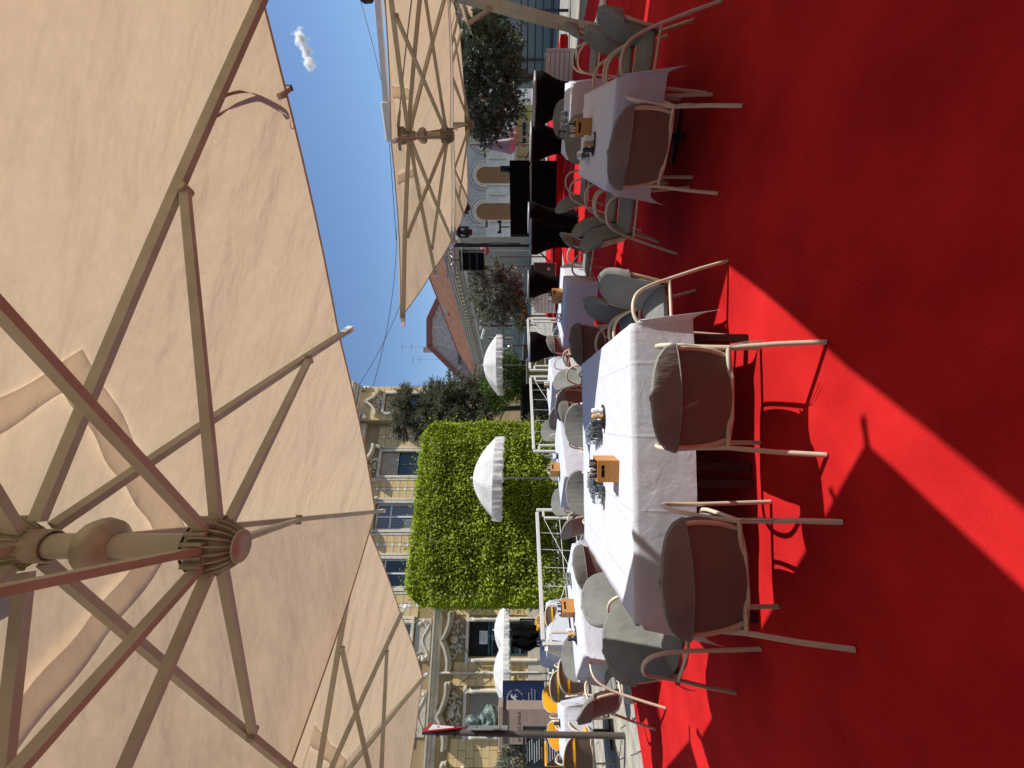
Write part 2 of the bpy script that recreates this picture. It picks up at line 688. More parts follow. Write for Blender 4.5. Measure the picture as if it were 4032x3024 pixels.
    M['bronze'] = m
    M['navy'] = simple('navy_banner', (0.008, 0.020, 0.085), 0.75)
    M['ink'] = simple('white_print', (0.62, 0.63, 0.66), 0.8)
    M['darkink'] = simple('carved_letters', (0.10, 0.065, 0.05), 0.8)
    M['signred'] = simple('sign_red', (0.45, 0.02, 0.03), 0.4)
    M['post'] = simple('grey_brown_post', (0.10, 0.088, 0.075), 0.5)
    M['greymetal'] = simple('grey_metal', (0.30, 0.31, 0.31), 0.45, 0.3)
    M['planter'] = simple('white_slat_paint', (0.66, 0.60, 0.57), 0.7, 0, 0.1, 6)
    M['folded'] = simple('grey_folded_canvas', (0.52, 0.50, 0.47), 0.9, 0, 0.2, 4)
    M['olivetarp'] = simple('olive_tarp', (0.17, 0.17, 0.06), 0.8, 0, 0.2, 3)
    M['paleyellow'] = simple('pale_yellow_kiosk', (0.72, 0.60, 0.27), 0.8)
    M['bluerail'] = simple('dark_blue_rail', (0.02, 0.03, 0.07), 0.6)
    # leaves
    M['hornbeam'] = leafmat('hornbeam_leaves', [(0.0, (0.16, 0.22, 0.02)), (0.5, (0.34, 0.42, 0.045)), (1.0, (0.50, 0.56, 0.09))], 0.5)
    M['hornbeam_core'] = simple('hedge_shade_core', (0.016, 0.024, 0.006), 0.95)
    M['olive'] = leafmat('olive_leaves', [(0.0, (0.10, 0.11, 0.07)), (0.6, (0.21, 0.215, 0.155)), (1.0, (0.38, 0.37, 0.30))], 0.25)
    M['olive_shade'] = leafmat('shade_tinted_olive_leaves', [(0.0, (0.05, 0.075, 0.042)), (0.6, (0.10, 0.135, 0.085)), (1.0, (0.22, 0.26, 0.19))], 0.2)  # same species as olive; the tree's shade is put into this darker leaf colour
    M['conifer'] = leafmat('conifer_needles', [(0.0, (0.06, 0.07, 0.04)), (0.6, (0.14, 0.145, 0.09)), (1.0, (0.28, 0.26, 0.17))], 0.25)
    M['shrub'] = leafmat('shrub_leaves', [(0.0, (0.03, 0.065, 0.010)), (0.6, (0.075, 0.15, 0.02)), (1.0, (0.16, 0.26, 0.04))], 0.35)
    M['orangeflower'] = leafmat('orange_flowers', [(0.0, (0.55, 0.12, 0.01)), (1.0, (0.75, 0.25, 0.02))], 0.3)


make_materials()

# ================================================================== THE SETTING
DA = Vector((0.55, 0.835, 0)).normalized()      # the terrace grid: along the strips
DB = Vector((0.835, -0.55, 0)).normalized()     # across them

mb = MB()
mb.add([(-900, -900, -0.03), (900, -900, -0.03), (900, 900, -0.03), (-900, 900, -0.03)], [(0, 1, 2, 3)])
tag(mb.build('ground', M['asphalt']), kind='structure')

# carpet laid in strips; its left edge runs from (-4.27, 4.8) to (-3.63, 5.41) and on
carpet = MB()
edge_p = Vector((-3.95, 5.10, 0))
edge_d = Vector((0.72, 0.69, 0)).normalized()
carpet.add([(-9, -8, -0.012), (30, -8, -0.012), (30, 20, -0.012), (-9, 20, -0.012)], [(0, 1, 2, 3)])
# backing sheet is hidden under the strips, so cut it at the carpet edge
pts = [edge_p - edge_d * 8.2, edge_p + edge_d * 14.5, Vector((7.6, 16.0, 0)), Vector((7.4, 8.6, 0)), Vector((7.0, -1.5, 0)), Vector((-9, -1.5, 0))]
carpet = MB()
carpet.add([(p.x, p.y, -0.006) for p in pts], [tuple(range(len(pts)))[::-1]])
carpet_o = tag(carpet.build('carpet', M['carpet']), kind='structure')
W = 1.72
s0 = DB.dot(Vector((0.646, 2.145, 0)))


def clip_poly(poly, n, c, keep_less):
    out = []
    for i in range(len(poly)):
        a, b = poly[i], poly[(i + 1) % len(poly)]
        da, db = n.dot(a) - c, n.dot(b) - c
        if not keep_less:
            da, db = -da, -db
        if da <= 0:
            out.append(a)
        if (da < 0 < db) or (db < 0 < da):
            out.append(a + (b - a) * (da / (da - db)))
    return out


for k in range(-6, 8):
    lo, hi = s0 + (k - 1) * W + 0.0004, s0 + k * W - 0.0004
    poly = clip_poly(clip_poly(pts, DB, hi, True), DB, lo, False)
    if len(poly) < 3:
        continue
    mb = MB()
    n = len(poly)
    zt = 0.0 if k % 2 else -0.0008
    vs_ = [(p.x, p.y, zt) for p in poly] + [(p.x, p.y, -0.005) for p in poly]
    mb.add(vs_, [tuple(range(n))] + [(i, (i + 1) % n, (i + 1) % n + n, i + n) for i in range(n)])
    mb.build('carpet_strip', M['carpet'], carpet_o)

# concrete kerb along the carpet and stone slabs beyond it
nl = Vector((-edge_d.y, edge_d.x, 0))
pav = MB()
q = [edge_p - edge_d * 14, edge_p + edge_d * 12, edge_p + edge_d * 12 + nl * 7.5, edge_p - edge_d * 14 + nl * 7.5]
pav.add([(p.x, p.y, -0.022) for p in q], [(0, 1, 2, 3)])
pav_o = tag(pav.build('pavement', M['kerb']), kind='structure')
kb = MB()
kb.box((0, 0, -0.011), (0.98, 0.20, 0.022), None, 0.006)
kme = kb.mesh('kerb_stone', M['kerb'])
ez = math.atan2(edge_d.y, edge_d.x)
for i in range(-4, 9):
    p = edge_p + edge_d * (i + .2) + nl * 0.115
    inst(kme, 'kerb_stone', pav_o, (p.x, p.y, 0), (0, 0, ez))
sl = MB()
sl.box((0, 0, -0.011), (0.592, 0.392, 0.016), None, 0.004)
sme = sl.mesh('paving_slab', M['slab'])
for r_ in range(0, 14):
    for c_ in range(-6, 9):
        p = edge_p + edge_d * ((c_ + .5 * (r_ % 2)) * 0.6) + nl * (0.43 + r_ * 0.4)
        if abs(p.x / max(p.y, .1)) > 1.02 or p.y < 4:
            continue
        inst(sme, 'paving_slab', pav_o, (p.x, p.y, random.uniform(-.003, .002)), (random.uniform(-.004, .004), random.uniform(-.004, .004), ez))

# low red stage behind the tables
st = empty('stage', (6.0, 14.2, 0), math.atan2(-0.25, 1.0))
tag(st, kind='structure')
sd = MB()
sd.box((0, 0, 0.07), (7.6, 3.8, 0.22))
sd.build('deck', M['carpet'], st)
mb = MB()
for i in range(4):
    mb.box((-2.8 + i * 1.9, -1.903, 0.09), (1.86, 0.012, 0.17))
mb.build('skirt', M['carpet'], st)


# ------------------------------------------------------------------ yellow town house on the left
def curve_hood(w, rise, n=22):
    """ogee curve points (x, z) over width w"""
    out = []
    for i in range(n + 1):
        t = i / n
        x = (t - .5) * w
        a = abs(t - .5) * 2
        z = rise * (1 - a) ** 2.3 + rise * .10 * a ** 6
        out.append((x, z))
    return out


def relief(mbx, cx, cz, w, h, seed, n=26, depth=.06, y0=0.0):
    """a cluster of modelled stucco scrolls, shells and leaves"""
    r = random.Random(seed)
    for i in range(n):
        a = r.uniform(0, 6.28)
        q = math.sqrt(r.random())
        x = cx + math.cos(a) * q * w / 2
        z = cz + math.sin(a) * q * h / 2
        s = r.uniform(.025, .075)
        mbx.ball((x, y0 - depth * r.uniform(.3, 1), z), s, 7, 5, (r.uniform(.6, 1.6), .7, r.uniform(.6, 1.6)), Matrix.Rotation(r.uniform(0, 3), 3, 'Y'))
    for sgn in (-1, 1):
        pts_ = []
        for i in range(14):
            t = i / 13 * 4.6
            rad = .22 * w * (1 - i / 16)
            pts_.append((cx + sgn * (w * .27 + rad * math.cos(t) * .6), y0 - depth * .8, cz + rad * math.sin(t) * .9))
        mbx.tube(pts_, [.028 * (1 - i / 18) for i in range(14)], 5)


YB_ANG = math.atan2(0.41, 0.912)
yb = thing('town_house', 'ochre town house with white stucco window hoods and scroll ornament', 'building', (-0.39, 24.3, 0), YB_ANG)
# local frame: x runs right along the facade (left = negative), -y faces the square
LEN = 18.5
UPW = [4.13, 6.8, 9.4, 12.1, 14.8, 17.5]
ZS = 4.82     # string course centre
hole = []
for s in UPW:
    hole.append((-s - .62, -s + .62, 6.0, 8.3))
for s in (6.8, 9.4, 12.1, 14.8, 17.5):
    hole.append((-s - .68, -s + .68, 0.25 if s == 12.1 else 0.9, 3.4))


def wall_with_holes(x0, x1, z0, z1, holes, y=0.0, depth=.28):
    xs = sorted(set([x0, x1] + [h[0] for h in holes] + [h[1] for h in holes]))
    zs = sorted(set([z0, z1] + [h[2] for h in holes] + [h[3] for h in holes]))
    m = MB()
    for i in range(len(xs) - 1):
        for j in range(len(zs) - 1):
            cx, cz = (xs[i] + xs[i + 1]) / 2, (zs[j] + zs[j + 1]) / 2
            if any(h[0] < cx < h[1] and h[2] < cz < h[3] for h in holes):
                continue
            m.add([(xs[i], y, zs[j]), (xs[i + 1], y, zs[j]), (xs[i + 1], y, zs[j + 1]), (xs[i], y, zs[j + 1])], [(0, 1, 2, 3)])
    for h in holes:
        a, b, c, d = h
        m.add([(a, y, c), (a, y + depth, c), (a, y + depth, d), (a, y, d)], [(0, 1, 2, 3)])
        m.add([(b, y, c), (b, y, d), (b, y + depth, d), (b, y + depth, c)], [(0, 1, 2, 3)])
        m.add([(a, y, d), (a, y + depth, d), (b, y + depth, d), (b, y, d)], [(0, 1, 2, 3)])
        m.add([(a, y, c), (b, y, c), (b, y + depth, c), (a, y + depth, c)], [(0, 1, 2, 3)])
    return m


wm = wall_with_holes(-LEN, 0.02, -.02, 10.0, hole)
wm.box((-LEN / 2, 4.3, 5.0), (LEN - .1, 8.0, 9.9))
wm.build('wall', M['yellow_dk'], yb, fix=False)
# rendered blocks standing a little proud of the joints (pieces of the wall)
blk_w = {}


def block(x0, x1, z0, z1):
    key = (round(x1 - x0, 2), round(z1 - z0, 2))
    if key not in blk_w:
        b = MB()
        b.box((0, 0, 0), (key[0] - .018, .05, key[1] - .018), None, .008)
        blk_w[key] = b.mesh('block', M['yellow'])
    inst(blk_w[key], 'block', yb, ((x0 + x1) / 2, -.012 + random.uniform(-.003, .003), (z0 + z1) / 2))


nb = 0
piers = [(-5.95, -4.98), (-8.6, -7.65), (-11.25, -10.25), (-13.95, -12.95), (-16.65, -15.65), (-3.28, -2.1)]
for (a, b) in piers:
    mid = (a + b) / 2
    for k in range(8):
        z0 = 5.75 + k * .36
        block(a, mid - .075, z0, z0 + .36)
        block(mid + .075, b, z0, z0 + .36)
        if k % 2 == 0 or True:
            block(mid - .075, mid + .075, z0 + .16, z0 + .36)
piers2 = [(-8.4, -7.65), (-11.15, -10.2), (-13.85, -12.95), (-16.6, -15.65)]
for (a, b) in piers2:
    for k in range(10):
        z0 = 0.75 + k * .326
        off = .32 if k % 2 else .58
        m_ = a + (b - a) * off
        block(a, m_, z0, z0 + .326)
        block(m_, b, z0, z0 + .326)
tl = MB()
tl.box((0, 0, 0), (.14, .05, .15), None, .006)
tme = tl.mesh('tile', M['white'])
for (a, b) in piers:
    for k in range(8):
        inst(tme, 'tile', yb, ((a + b) / 2, -.016, 5.75 + k * .36 + .078))
mb = MB()
mb.box((-LEN / 2, -.05, .38), (LEN, .12, .76))
mb.build('plinth', M['greystucco'], yb)
mb = MB()
mb.box((-LEN / 2, -.06, 4.70), (LEN, .14, .16))
mb.box((-LEN / 2, -.10, 4.86), (LEN, .22, .14))
mb.box((-LEN / 2, -.14, 4.975), (LEN, .30, .07))
mb.build('string_course', M['greystucco'], yb)
mb = MB()
mb.box((-LEN / 2 - 1.0, -.12, 9.45), (LEN - 2, .26, .30))
mb.box((-LEN / 2 - 1.0, -.22, 9.70), (LEN - 2, .46, .18))
mb.box((-LEN / 2 - 1.0, -.30, 9.90), (LEN - 2, .62, .14))
mb.build('cornice', M['stucco'], yb)

for idx, s in enumerate(UPW):
    w = empty('window')
    w.parent = yb
    w.location = (-s, 0, 0)
    shutter = idx in (0,)
    fr = MB()
    for sg in (-1, 1):
        fr.box((sg * .70, -.035, 7.1), (.13, .10, 2.55), None, .012)
        fr.box((sg * .84, -.025, 7.1), (.10, .07, 2.4), None, .012)
    fr.box((0, -.035, 8.40), (1.66, .10, .14), None, .012)
    fr.box((0, -.07, 5.93), (1.84, .20, .12), None, .012)
    fr.build('frame', M['stucco'], w)
    gl = MB()
    gl.box((0, .22, 7.15), (1.22, .02, 2.26))
    gl.build('pane', M['curtain'] if idx in (1, 3) else M['wglass'], w)
    ca = MB()
    mm = M['petrol'] if shutter else M['white']
    for x in (-.585, 0, .585):
        ca.box((x, .195, 7.12), (.06 if x else .075, .05, 2.2))
    for z in (6.05, 7.55, 8.24):
        ca.box((0, .19, z), (1.2, .055, .07))
    ca.build('casement', mm, w)
    if shutter:
        sh = MB()
        for k in range(10):
            sh.box((0, .10, 8.25 - k * .088), (1.2, .035, .078), Matrix.Rotation(.12, 3, 'X'), .01)
        sh.build('roller_shutter', simple('shutter_slats', (0.50, 0.42, 0.32), .8), w)
    hd = MB()
    hp = curve_hood(1.95, .42)
    for i in range(len(hp) - 1):
        hd.bar((hp[i][0], -.21, 8.74 + hp[i][1]), (hp[i + 1][0], -.21, 8.74 + hp[i + 1][1]), .46, .12, (0, 0, 1))
    for sg in (-1, 1):
        hd.box((sg * .88, -.11, 8.55), (.17, .22, .28), None, .02)
        hd.ball((sg * .88, -.16, 8.28), .08, 8, 6, (.9, .9, 1.5))
    hd.build('hood', M['stucco'], w)
    orn = MB()
    relief(orn, 0, 8.72, .95, .42, 100 + idx)
    orn.build('ornament', M['stucco'], w)
    ap = MB()
    ap.box((0, -.03, 5.45), (1.62, .08, .70), None, .015)
    pts_ = [(-.62 + 1.24 * i / 16, -.075, 5.32 + .13 * math.cos((i / 16 - .5) * 6.28)) for i in range(17)]
    ap.tube(pts_, .035, 5)
    relief(ap, -.62, 5.45, .3, .5, 300 + idx, 10, .1)
    relief(ap, .62, 5.45, .3, .5, 400 + idx, 10, .1)
    ap.build('apron_panel', M['greystucco'], w)

for idx, s in enumerate((6.8, 9.4, 12.1, 14.8, 17.5)):
    w = empty('shop_window')
    w.parent = yb
    w.location = (-s, 0, 0)
    z0 = .25 if s == 12.1 else .9
    fr = MB()
    for sg in (-1, 1):
        fr.box((sg * .79, -.05, (z0 + 3.5) / 2), (.15, .13, 3.5 - z0), None, .015)
        fr.lathe([(.055, z0 + .1), (.065, z0 + .5), (.06, 3.0), (.085, 3.1), (.085, 3.2), (.05, 3.25)], 8, (sg * .79, -.14, 0))
    fr.box((0, -.05, 3.47), (1.9, .12, .13), None, .012)
    fr.build('frame', M['stucco'], w)
    if s == 12.1:
        p_ = MB()
        p_.box((0, .25, 1.83), (1.34, .02, 3.1))
        p_.build('pane', M['dark'], w)
        d_ = MB()
        for x in (-.63, -.02, .63):
            d_.box((x, .22, 1.3), (.075, .05, 2.1))
        for z in (.35, 1.1, 1.55, 2.35, 2.5):
            d_.box((0, .215, z), (1.3, .05, .08))
        d_.build('door_frame', M['petrol'], w)
        n_ = MB()
        n_.box((.05, .19, 2.75), (.52, .012, .36))
        nt_o = n_.build('notice', M['paper'], w)
        n2 = MB()
        for k in range(5):
            n2.box((.05 + random.uniform(-.03, .03), .182, 2.88 - k * .062), (.40 - .06 * (k % 2), .004, .014))
        n2.build('printed_lines', M['post'], nt_o)
    else:
        g_ = MB()
        g_.box((0, .20, (z0 + 3.4) / 2), (1.34, .02, 3.4 - z0 - .02))
        g_.build('blind', M['greystucco'], w)
        d_ = MB()
        for k in range(24):
            d_.box((-.63 + k * .0548, .182, (z0 + 3.35) / 2), (.024, .02, 3.3 - z0))
        d_.build('blind_slats', simple('blind_slat', (0.30, 0.28, 0.24), .7), w)
    hd = MB()
    hp = curve_hood(2.25, .34)
    hp = [(x, z - .02) for x, z in hp]
    for i in range(len(hp) - 1):
        hd.bar((hp[i][0], -.28, 4.27 + hp[i][1]), (hp[i + 1][0], -.28, 4.27 + hp[i + 1][1]), .60, .10)
        hd.bar((hp[i][0], -.18, 4.17 + hp[i][1]), (hp[i + 1][0], -.18, 4.17 + hp[i + 1][1]), .40, .12)
    hd.build('hood', M['greystucco'], w)
    orn = MB()
    relief(orn, 0, 3.92, 1.5, .62, 500 + idx, 60, .09)
    orn.ball((0, -.09, 4.05), .17, 10, 8, (1, .55, 1))
    for sg in (-1, 1):
        orn.tube(smoothpath([(sg * .2, -.08, 4.1), (sg * .45, -.1, 3.9), (sg * .72, -.08, 4.02), (sg * .62, -.08, 4.2), (sg * .5, -.08, 4.08)], 4), .035, 5)
    orn.build('ornament', M['greystucco'], w)

# projecting bay at the right end
bay = empty('bay')
bay.parent = yb
mb = wall_with_holes(-1.95, .02, -.02, 10.1, [(-1.5, -.42, 6.0, 8.35)], -.55)
mb.add([(-1.95, -.55, 0), (-1.95, 0, 0), (-1.95, 0, 10.1), (-1.95, -.55, 10.1)], [(0, 1, 2, 3)])
mb.add([(.02, -.55, 0), (.02, 8, 0), (.02, 8, 10.1), (.02, -.55, 10.1)], [(0, 1, 2, 3)])
mb.build('bay_wall', M['yellow_dk'], bay, fix=False)
bb = MB()
for k in range(12):
    z0 = 5.2 + k * .36
    for (a, b) in ((-1.95, -1.6), (-.32, .02)):
        bb.box(((a + b) / 2, -.562, z0 + .18), (b - a - .018, .04, .342), None, .008)
bb.box((-.96, -.562, 9.2), (1.28, .04, 1.2), None, .01)
bb.box((-.96, -.562, 5.5), (1.28, .04, .6), None, .01)
bb.build('bay_blocks', M['yellow'], bay)
fr = MB()
for sg in (-1, 1):
    fr.box((-.96 + sg * .60, -.60, 7.2), (.14, .12, 2.5), None, .02)
fr.box((-.96, -.60, 8.42), (1.34, .12, .14), None, .02)
hp = curve_hood(1.6, .62)
for i in range(len(hp) - 1):
    fr.bar((-.96 + hp[i][0], -.72, 8.70 + hp[i][1]), (-.96 + hp[i + 1][0], -.72, 8.70 + hp[i + 1][1]), .36, .10)
relief(fr, -.96, 8.75, .9, .5, 77, 40, .09, -.57)
fr.build('bay_window_frame', M['stucco'], bay)
gl = MB()
gl.box((-.96, -.33, 7.17), (1.06, .02, 2.3))
gl.build('pane', M['wglass'], bay)
sh = MB()
for k in range(8):
    sh.box((-.96, -.42, 8.28 - k * .088), (1.04, .035, .078), Matrix.Rotation(.12, 3, 'X'), .01)
sh.build('roller_shutter', simple('bay_shutter_slats', (0.58, 0.48, 0.36), .8), bay)
cn = MB()
for k, (z, e) in enumerate(((9.75, .10), (9.9, .20), (10.02, .30), (10.12, .38))):
    cn.box((-.965, -.55 - e / 2, z), (1.98 + e, .02 + e, .10))
relief(cn, -.1, 9.5, .3, .5, 91, 18, .1, -.58)
relief(cn, -1.75, 9.5, .3, .5, 92, 18, .1, -.58)
cn.build('bay_cornice', M['stucco'], bay)
at_ = MB()
at_.box((-1.4, .3, 10.75), (2.4, 1.2, 1.2))
at_.box((-1.4, .25, 11.4), (2.8, 1.7, .22))
at_.box((-1.4, .2, 11.65), (3.1, 2.0, .26))
for k in range(5):
    at_.tube(smoothpath([(-2.4 + k * .5, -.35, 11.25), (-2.4 + k * .5, -.52, 11.0), (-2.4 + k * .5, -.40, 10.7), (-2.4 + k * .5, -.34, 10.45)], 4), [.09] * 13, 6)
at_.build('attic', M['greystucco'], bay)

lm = empty('wall_lamp')
lm.parent = yb
mb = MB()
mb.ball((-10.05, -.55, 4.10), .21, 14, 10)
mb.build('globe', M['ceramic'], lm)
mb = MB()
mb.tube(smoothpath([(-10.05, -.02, 4.5), (-10.05, -.3, 4.62), (-10.05, -.52, 4.5), (-10.05, -.55, 4.3)], 5), .022, 6)
mb.build('bracket', M['blackmetal'], lm)
dp = MB()
dp.tube([(-13.35, -.10, .3), (-13.35, -.10, 4.6)], .05, 8)
dp.build('downpipe', M['stucco'], yb)
gp = MB()
gp.tube([(-13.1, -.12, 2.75), (-13.1, -.12, 1.2), (-13.75, -.12, 1.2)], .022, 6)
gp.build('gas_pipe', simple('yellow_pipe', (0.55, 0.42, 0.06), .5), yb)
mbx_ = MB()
mbx_.box((-13.75, -.14, 1.75), (.55, .18, .75), None, .01)
mbx_.build('meter_box', M['paleyellow'], yb)
cb = MB()
cb.tube(smoothpath([(-14.6, -.2, 4.7), (-13.6, -.22, 3.5), (-13.2, -.2, 2.8), (-12.6, -.18, 3.4), (-11.5, -.2, 4.2), (-10.9, -.2, 4.75)], 6), .012, 4)
cb.build('cable', M['blackmetal'], yb)

# ------------------------------------------------------------------ grey building with tiled roof along the street
gb = thing('corner_house', 'grey corner house with red tiled roof and arched shuttered windows', 'building', (11.2, 32.9, 0), 0)
sdir = Vector((-0.254, 1.0, 0)).normalized()
# local coordinates: street wall runs from 0 along sdir; front wall runs +x
L2 = 62.0
e0 = Vector((0, 0, 0))
e1 = sdir * L2
wl = MB()
wl.add([(0, 0, 0), (e1.x, e1.y, 0), (e1.x, e1.y, 6.5), (0, 0, 6.5)], [(3, 2, 1, 0)])
wl.build('street_wall', M['greywall'], gb, fix=False)
angw = math.atan2(sdir.y, sdir.x)
sw = empty('eaves_cornice')
sw.parent = gb
sw.rotation_euler = (0, 0, angw)
# in this frame x runs along the street wall, +y points to the street (left side)
mb = MB()
mb.box((L2 / 2, .10, 5.55), (L2, .16, .22))
mb.box((L2 / 2, .22, 6.55), (L2, .40, .14))
mb.box((L2 / 2, .36, 6.72), (L2, .68, .12))
mb.build('moulding', M['stucco'], sw)
db = MB()
db.box((0, .22, 6.30), (.34, .34, .34), None, .03)
dme = db.mesh('bracket', M['stucco'])
for i in range(46):
    inst(dme, 'bracket', sw, (.7 + i * .82, 0, 0))
mb = MB()
mb.tube([(0, .76, 6.85), (L2, .76, 6.85)], .085, 6)
mb.tube(smoothpath([(31, .76, 6.8), (31, .55, 6.2), (31, .1, 5.6), (31, .12, 4.6)], 4), .05, 6)
mb.build('gutter', M['greymetal'], sw)
# street windows
for i in range(9):
    x = 9.0 + i * 4.3
    w = empty('arched_window')
    w.parent = sw
    w.location = (x, 0, 0)
    pts_ = [(-.65 * math.cos(math.pi * k / 12), .06, 4.0 + .65 * math.sin(math.pi * k / 12)) for k in range(13)]
    f_ = MB()
    f_.tube([(-.65, .06, 1.4)] + pts_ + [(.65, .06, 1.4)], .09, 6)
    f_.tube([(p[0] * 1.45, .05, 4.0 + (p[2] - 4.0) * 1.45) for p in pts_], .07, 6)
    f_.box((0, .1, 1.35), (1.6, .2, .12))
    f_.build('frame', M['stucco'], w)
    g_ = MB()
    g_.add([(-.6, .012, 1.4), (.6, .012, 1.4)] + [(.6 * math.cos(math.pi * k / 12), .012, 4.0 + .6 * math.sin(math.pi * k / 12)) for k in range(13)], [tuple(range(15))])
    g_.build('pane', M['wglass'], w, fix=False)
# tiled roof, eave -> ridge 5.9 m in and 4 m up
rf = empty('roof')
rf.parent = gb
rf.rotation_euler = (0, 0, angw)
slope = math.hypot(6.4, 4.2)
rp = MB()
rp.grid(lambda u, v: (u * L2 * (1) + (1 - u) * v * 6.0, .72 - v * 6.4, 6.86 + v * 4.2), 40, 8, False)
rp.build('tiled_slope', None, rf, fix=False)
# tile material needs slope-aligned coordinates
mt = M['tiles'].copy()
nt = mt.node_tree
tc = [n for n in nt.nodes if n.type == 'TEX_COORD'][0]
brn = [n for n in nt.nodes if n.type == 'TEX_BRICK'][0]
nt.links.new(tc.outputs['Object'], brn.inputs['Vector'])
rf.children[0].data.materials.append(mt)
# rows of cover tiles (real ribs that catch light), one joined part
rb = MB()
for i in range(150):
    x = .2 + i * .40
    a = Vector((x, .72, 6.90))
    b = Vector((x + max(0, 6.0 - x) if x < 6.0 else x, -5.68, 11.10))
    if x < 6.0:
        t = max(.05, x / 6.0)
        b = a + (Vector((x, -5.68, 11.10)) - a) * t
    rb.bar(a, b, .16, .09, (0, 0, 1))
ro = rb.build('tile_rows', simple('clay_ridge', (0.37, 0.17, 0.095), .9, 0, .25, 1.5), rf)
ro['kind'] = 'stuff'
mb = MB()
mb.tube([(6.0, -5.7, 11.12), (L2, -5.7, 11.12)], .14, 6)
mb.tube([(0, .7, 6.92), (6.0, -5.7, 11.12)], .13, 6)
mb.build('ridge_tiles', M['redtrim'], rf)
sk = MB()
sk.box((21.5, -3.6, 9.85), (.9, 1.3, .25), Matrix.Rotation(-.58, 3, 'X'))
sk.build('skylight', M['greymetal'], rf)
# front wall with two arches facing the square
fw = empty('front')
fw.parent = gb
arch = [(1.9, 1.24), (4.7, 1.24), (7.5, 1.24), (10.3, 1.24)]
mb = MB()
mb.add([(0, 0, 0), (14, .4, 0), (14, .4, 3.42), (0, 0, 3.42)], [(0, 1, 2, 3)])
mb.build('lower_wall', M['whitewall'], fw, fix=False)
mb = MB()
mb.add([(0, -.02, 3.42), (14, .38, 3.42), (14, .38, 7.0), (0, -.02, 7.0)], [(0, 1, 2, 3)])
mb.build('upper_wall', M['bluegrey'], fw, fix=False)
mb = MB()
mb.add([(0, -.5, 6.9), (14, -.1, 6.9), (14, 6, 9.5), (5, 6, 9.5)], [(0, 1, 2, 3)])
mb.build('front_roof', mt, fw, fix=False)
for (x, wd) in arch:
    w = empty('arched_window')
    w.parent = fw
    w.location = (x, x * .4 / 14 - .05, 0)
    r0 = wd / 2
    arcp = [(-r0 * math.cos(math.pi * k / 16), 3.55 + r0 * math.sin(math.pi * k / 16)) for k in range(17)]
    s_ = MB()
    s_.add([(-r0, -.03, 1.45), (r0, -.03, 1.45)] + [(-a, -.03, b) for a, b in arcp], [tuple(range(19))])
    s_.build('shutter', M['dkwood'], w, fix=False)
    sl_ = MB()
    for k in range(12):
        xx = -r0 + .05 + k * (wd - .1) / 11
        zz = 3.55 + math.sqrt(max(0, r0 * r0 - xx * xx))
        sl_.box((xx, -.045, (1.47 + zz) / 2), (.07, .02, zz - 1.5))
    sl_.build('shutter_boards', M['dkwood'], w)
    t_ = MB()
    for rr, rad in ((1.12, .07), (1.42, .10), (1.75, .06)):
        t_.tube([(a * rr, -.06, 3.55 + (b - 3.55) * rr) for a, b in arcp], rad, 6)
    for k in range(17):
        a, b = arcp[k]
        t_.ball((a * 1.27, -.08, 3.55 + (b - 3.55) * 1.27), .075, 6, 5)
    for sg in (-1, 1):
        t_.box((sg * r0 * 1.12, -.05, 2.5), (.12, .12, 2.1))
        t_.box((sg * r0 * 1.3, -.06, 3.45), (.3, .16, .14))
        t_.box((sg * r0 * 1.3, -.06, 3.3), (.22, .12, .1))
    t_.box((0, -.1, 1.4), (wd + .4, .2, .12))
    t_.build('surround', M['stucco'], w)
    p_ = MB()
    p_.box((r0 + .78, -.02, 2.55), (.24, .05, 1.3))
    p_.build('relief_panel', M['stucco'], w)

# ------------------------------------------------------------------ gabled house behind
gh = thing('gabled_house', 'weathered plaster house with clipped gable and dull red verge boards', 'building', (0, 78, 0), 0)
# outline traced in true size at 78 m
gp_ = []
for (X, Y) in ((951, 640), (928, 689), (928, 748), (982, 802)):
    p = AT(X * 1.8228, Y * 1.8228, 78.0)
    gp_.append((p.x, p.z))
right_b = (gp_[0][0], 0)
left_b = (gp_[3][0] - 1.5, 0)
outline = [right_b] + gp_ + [(gp_[3][0] - 1.5, gp_[3][1] - 1.6), left_b]
mb = MB()
mb.prism(outline, 0, 12)
mb.build('wall', M['gable'], gh)
mb = MB()
trim = gp_ + [(gp_[3][0] - 1.9, gp_[3][1] - 2.0)]
for i in range(len(trim) - 1):
    mb.bar((trim[i][0], -.2, trim[i][1]), (trim[i + 1][0], -.2, trim[i + 1][1]), .9, .75)
mb.build('verge_boards', M['redtrim'], gh)
mb = MB()
for i in range(len(trim) - 1):
    mb.bar((trim[i][0], 6, trim[i][1] + .45), (trim[i + 1][0], 6, trim[i + 1][1] + .45), 12.6, .2)
mb.build('roof', M['tiles'], gh)
mb = MB()
mb.box(((gp_[1][0] + gp_[2][0]) / 2, -.12, gp_[1][1] - 5.4), (11.5, .25, .35))
mb.build('ledge', M['post'], gh)
mb = MB()
mb.box((gp_[2][0] - .4, 3, gp_[2][1] + .7), (1.0, 1.0, 1.9))
mb.build('chimney', M['gable'], gh)


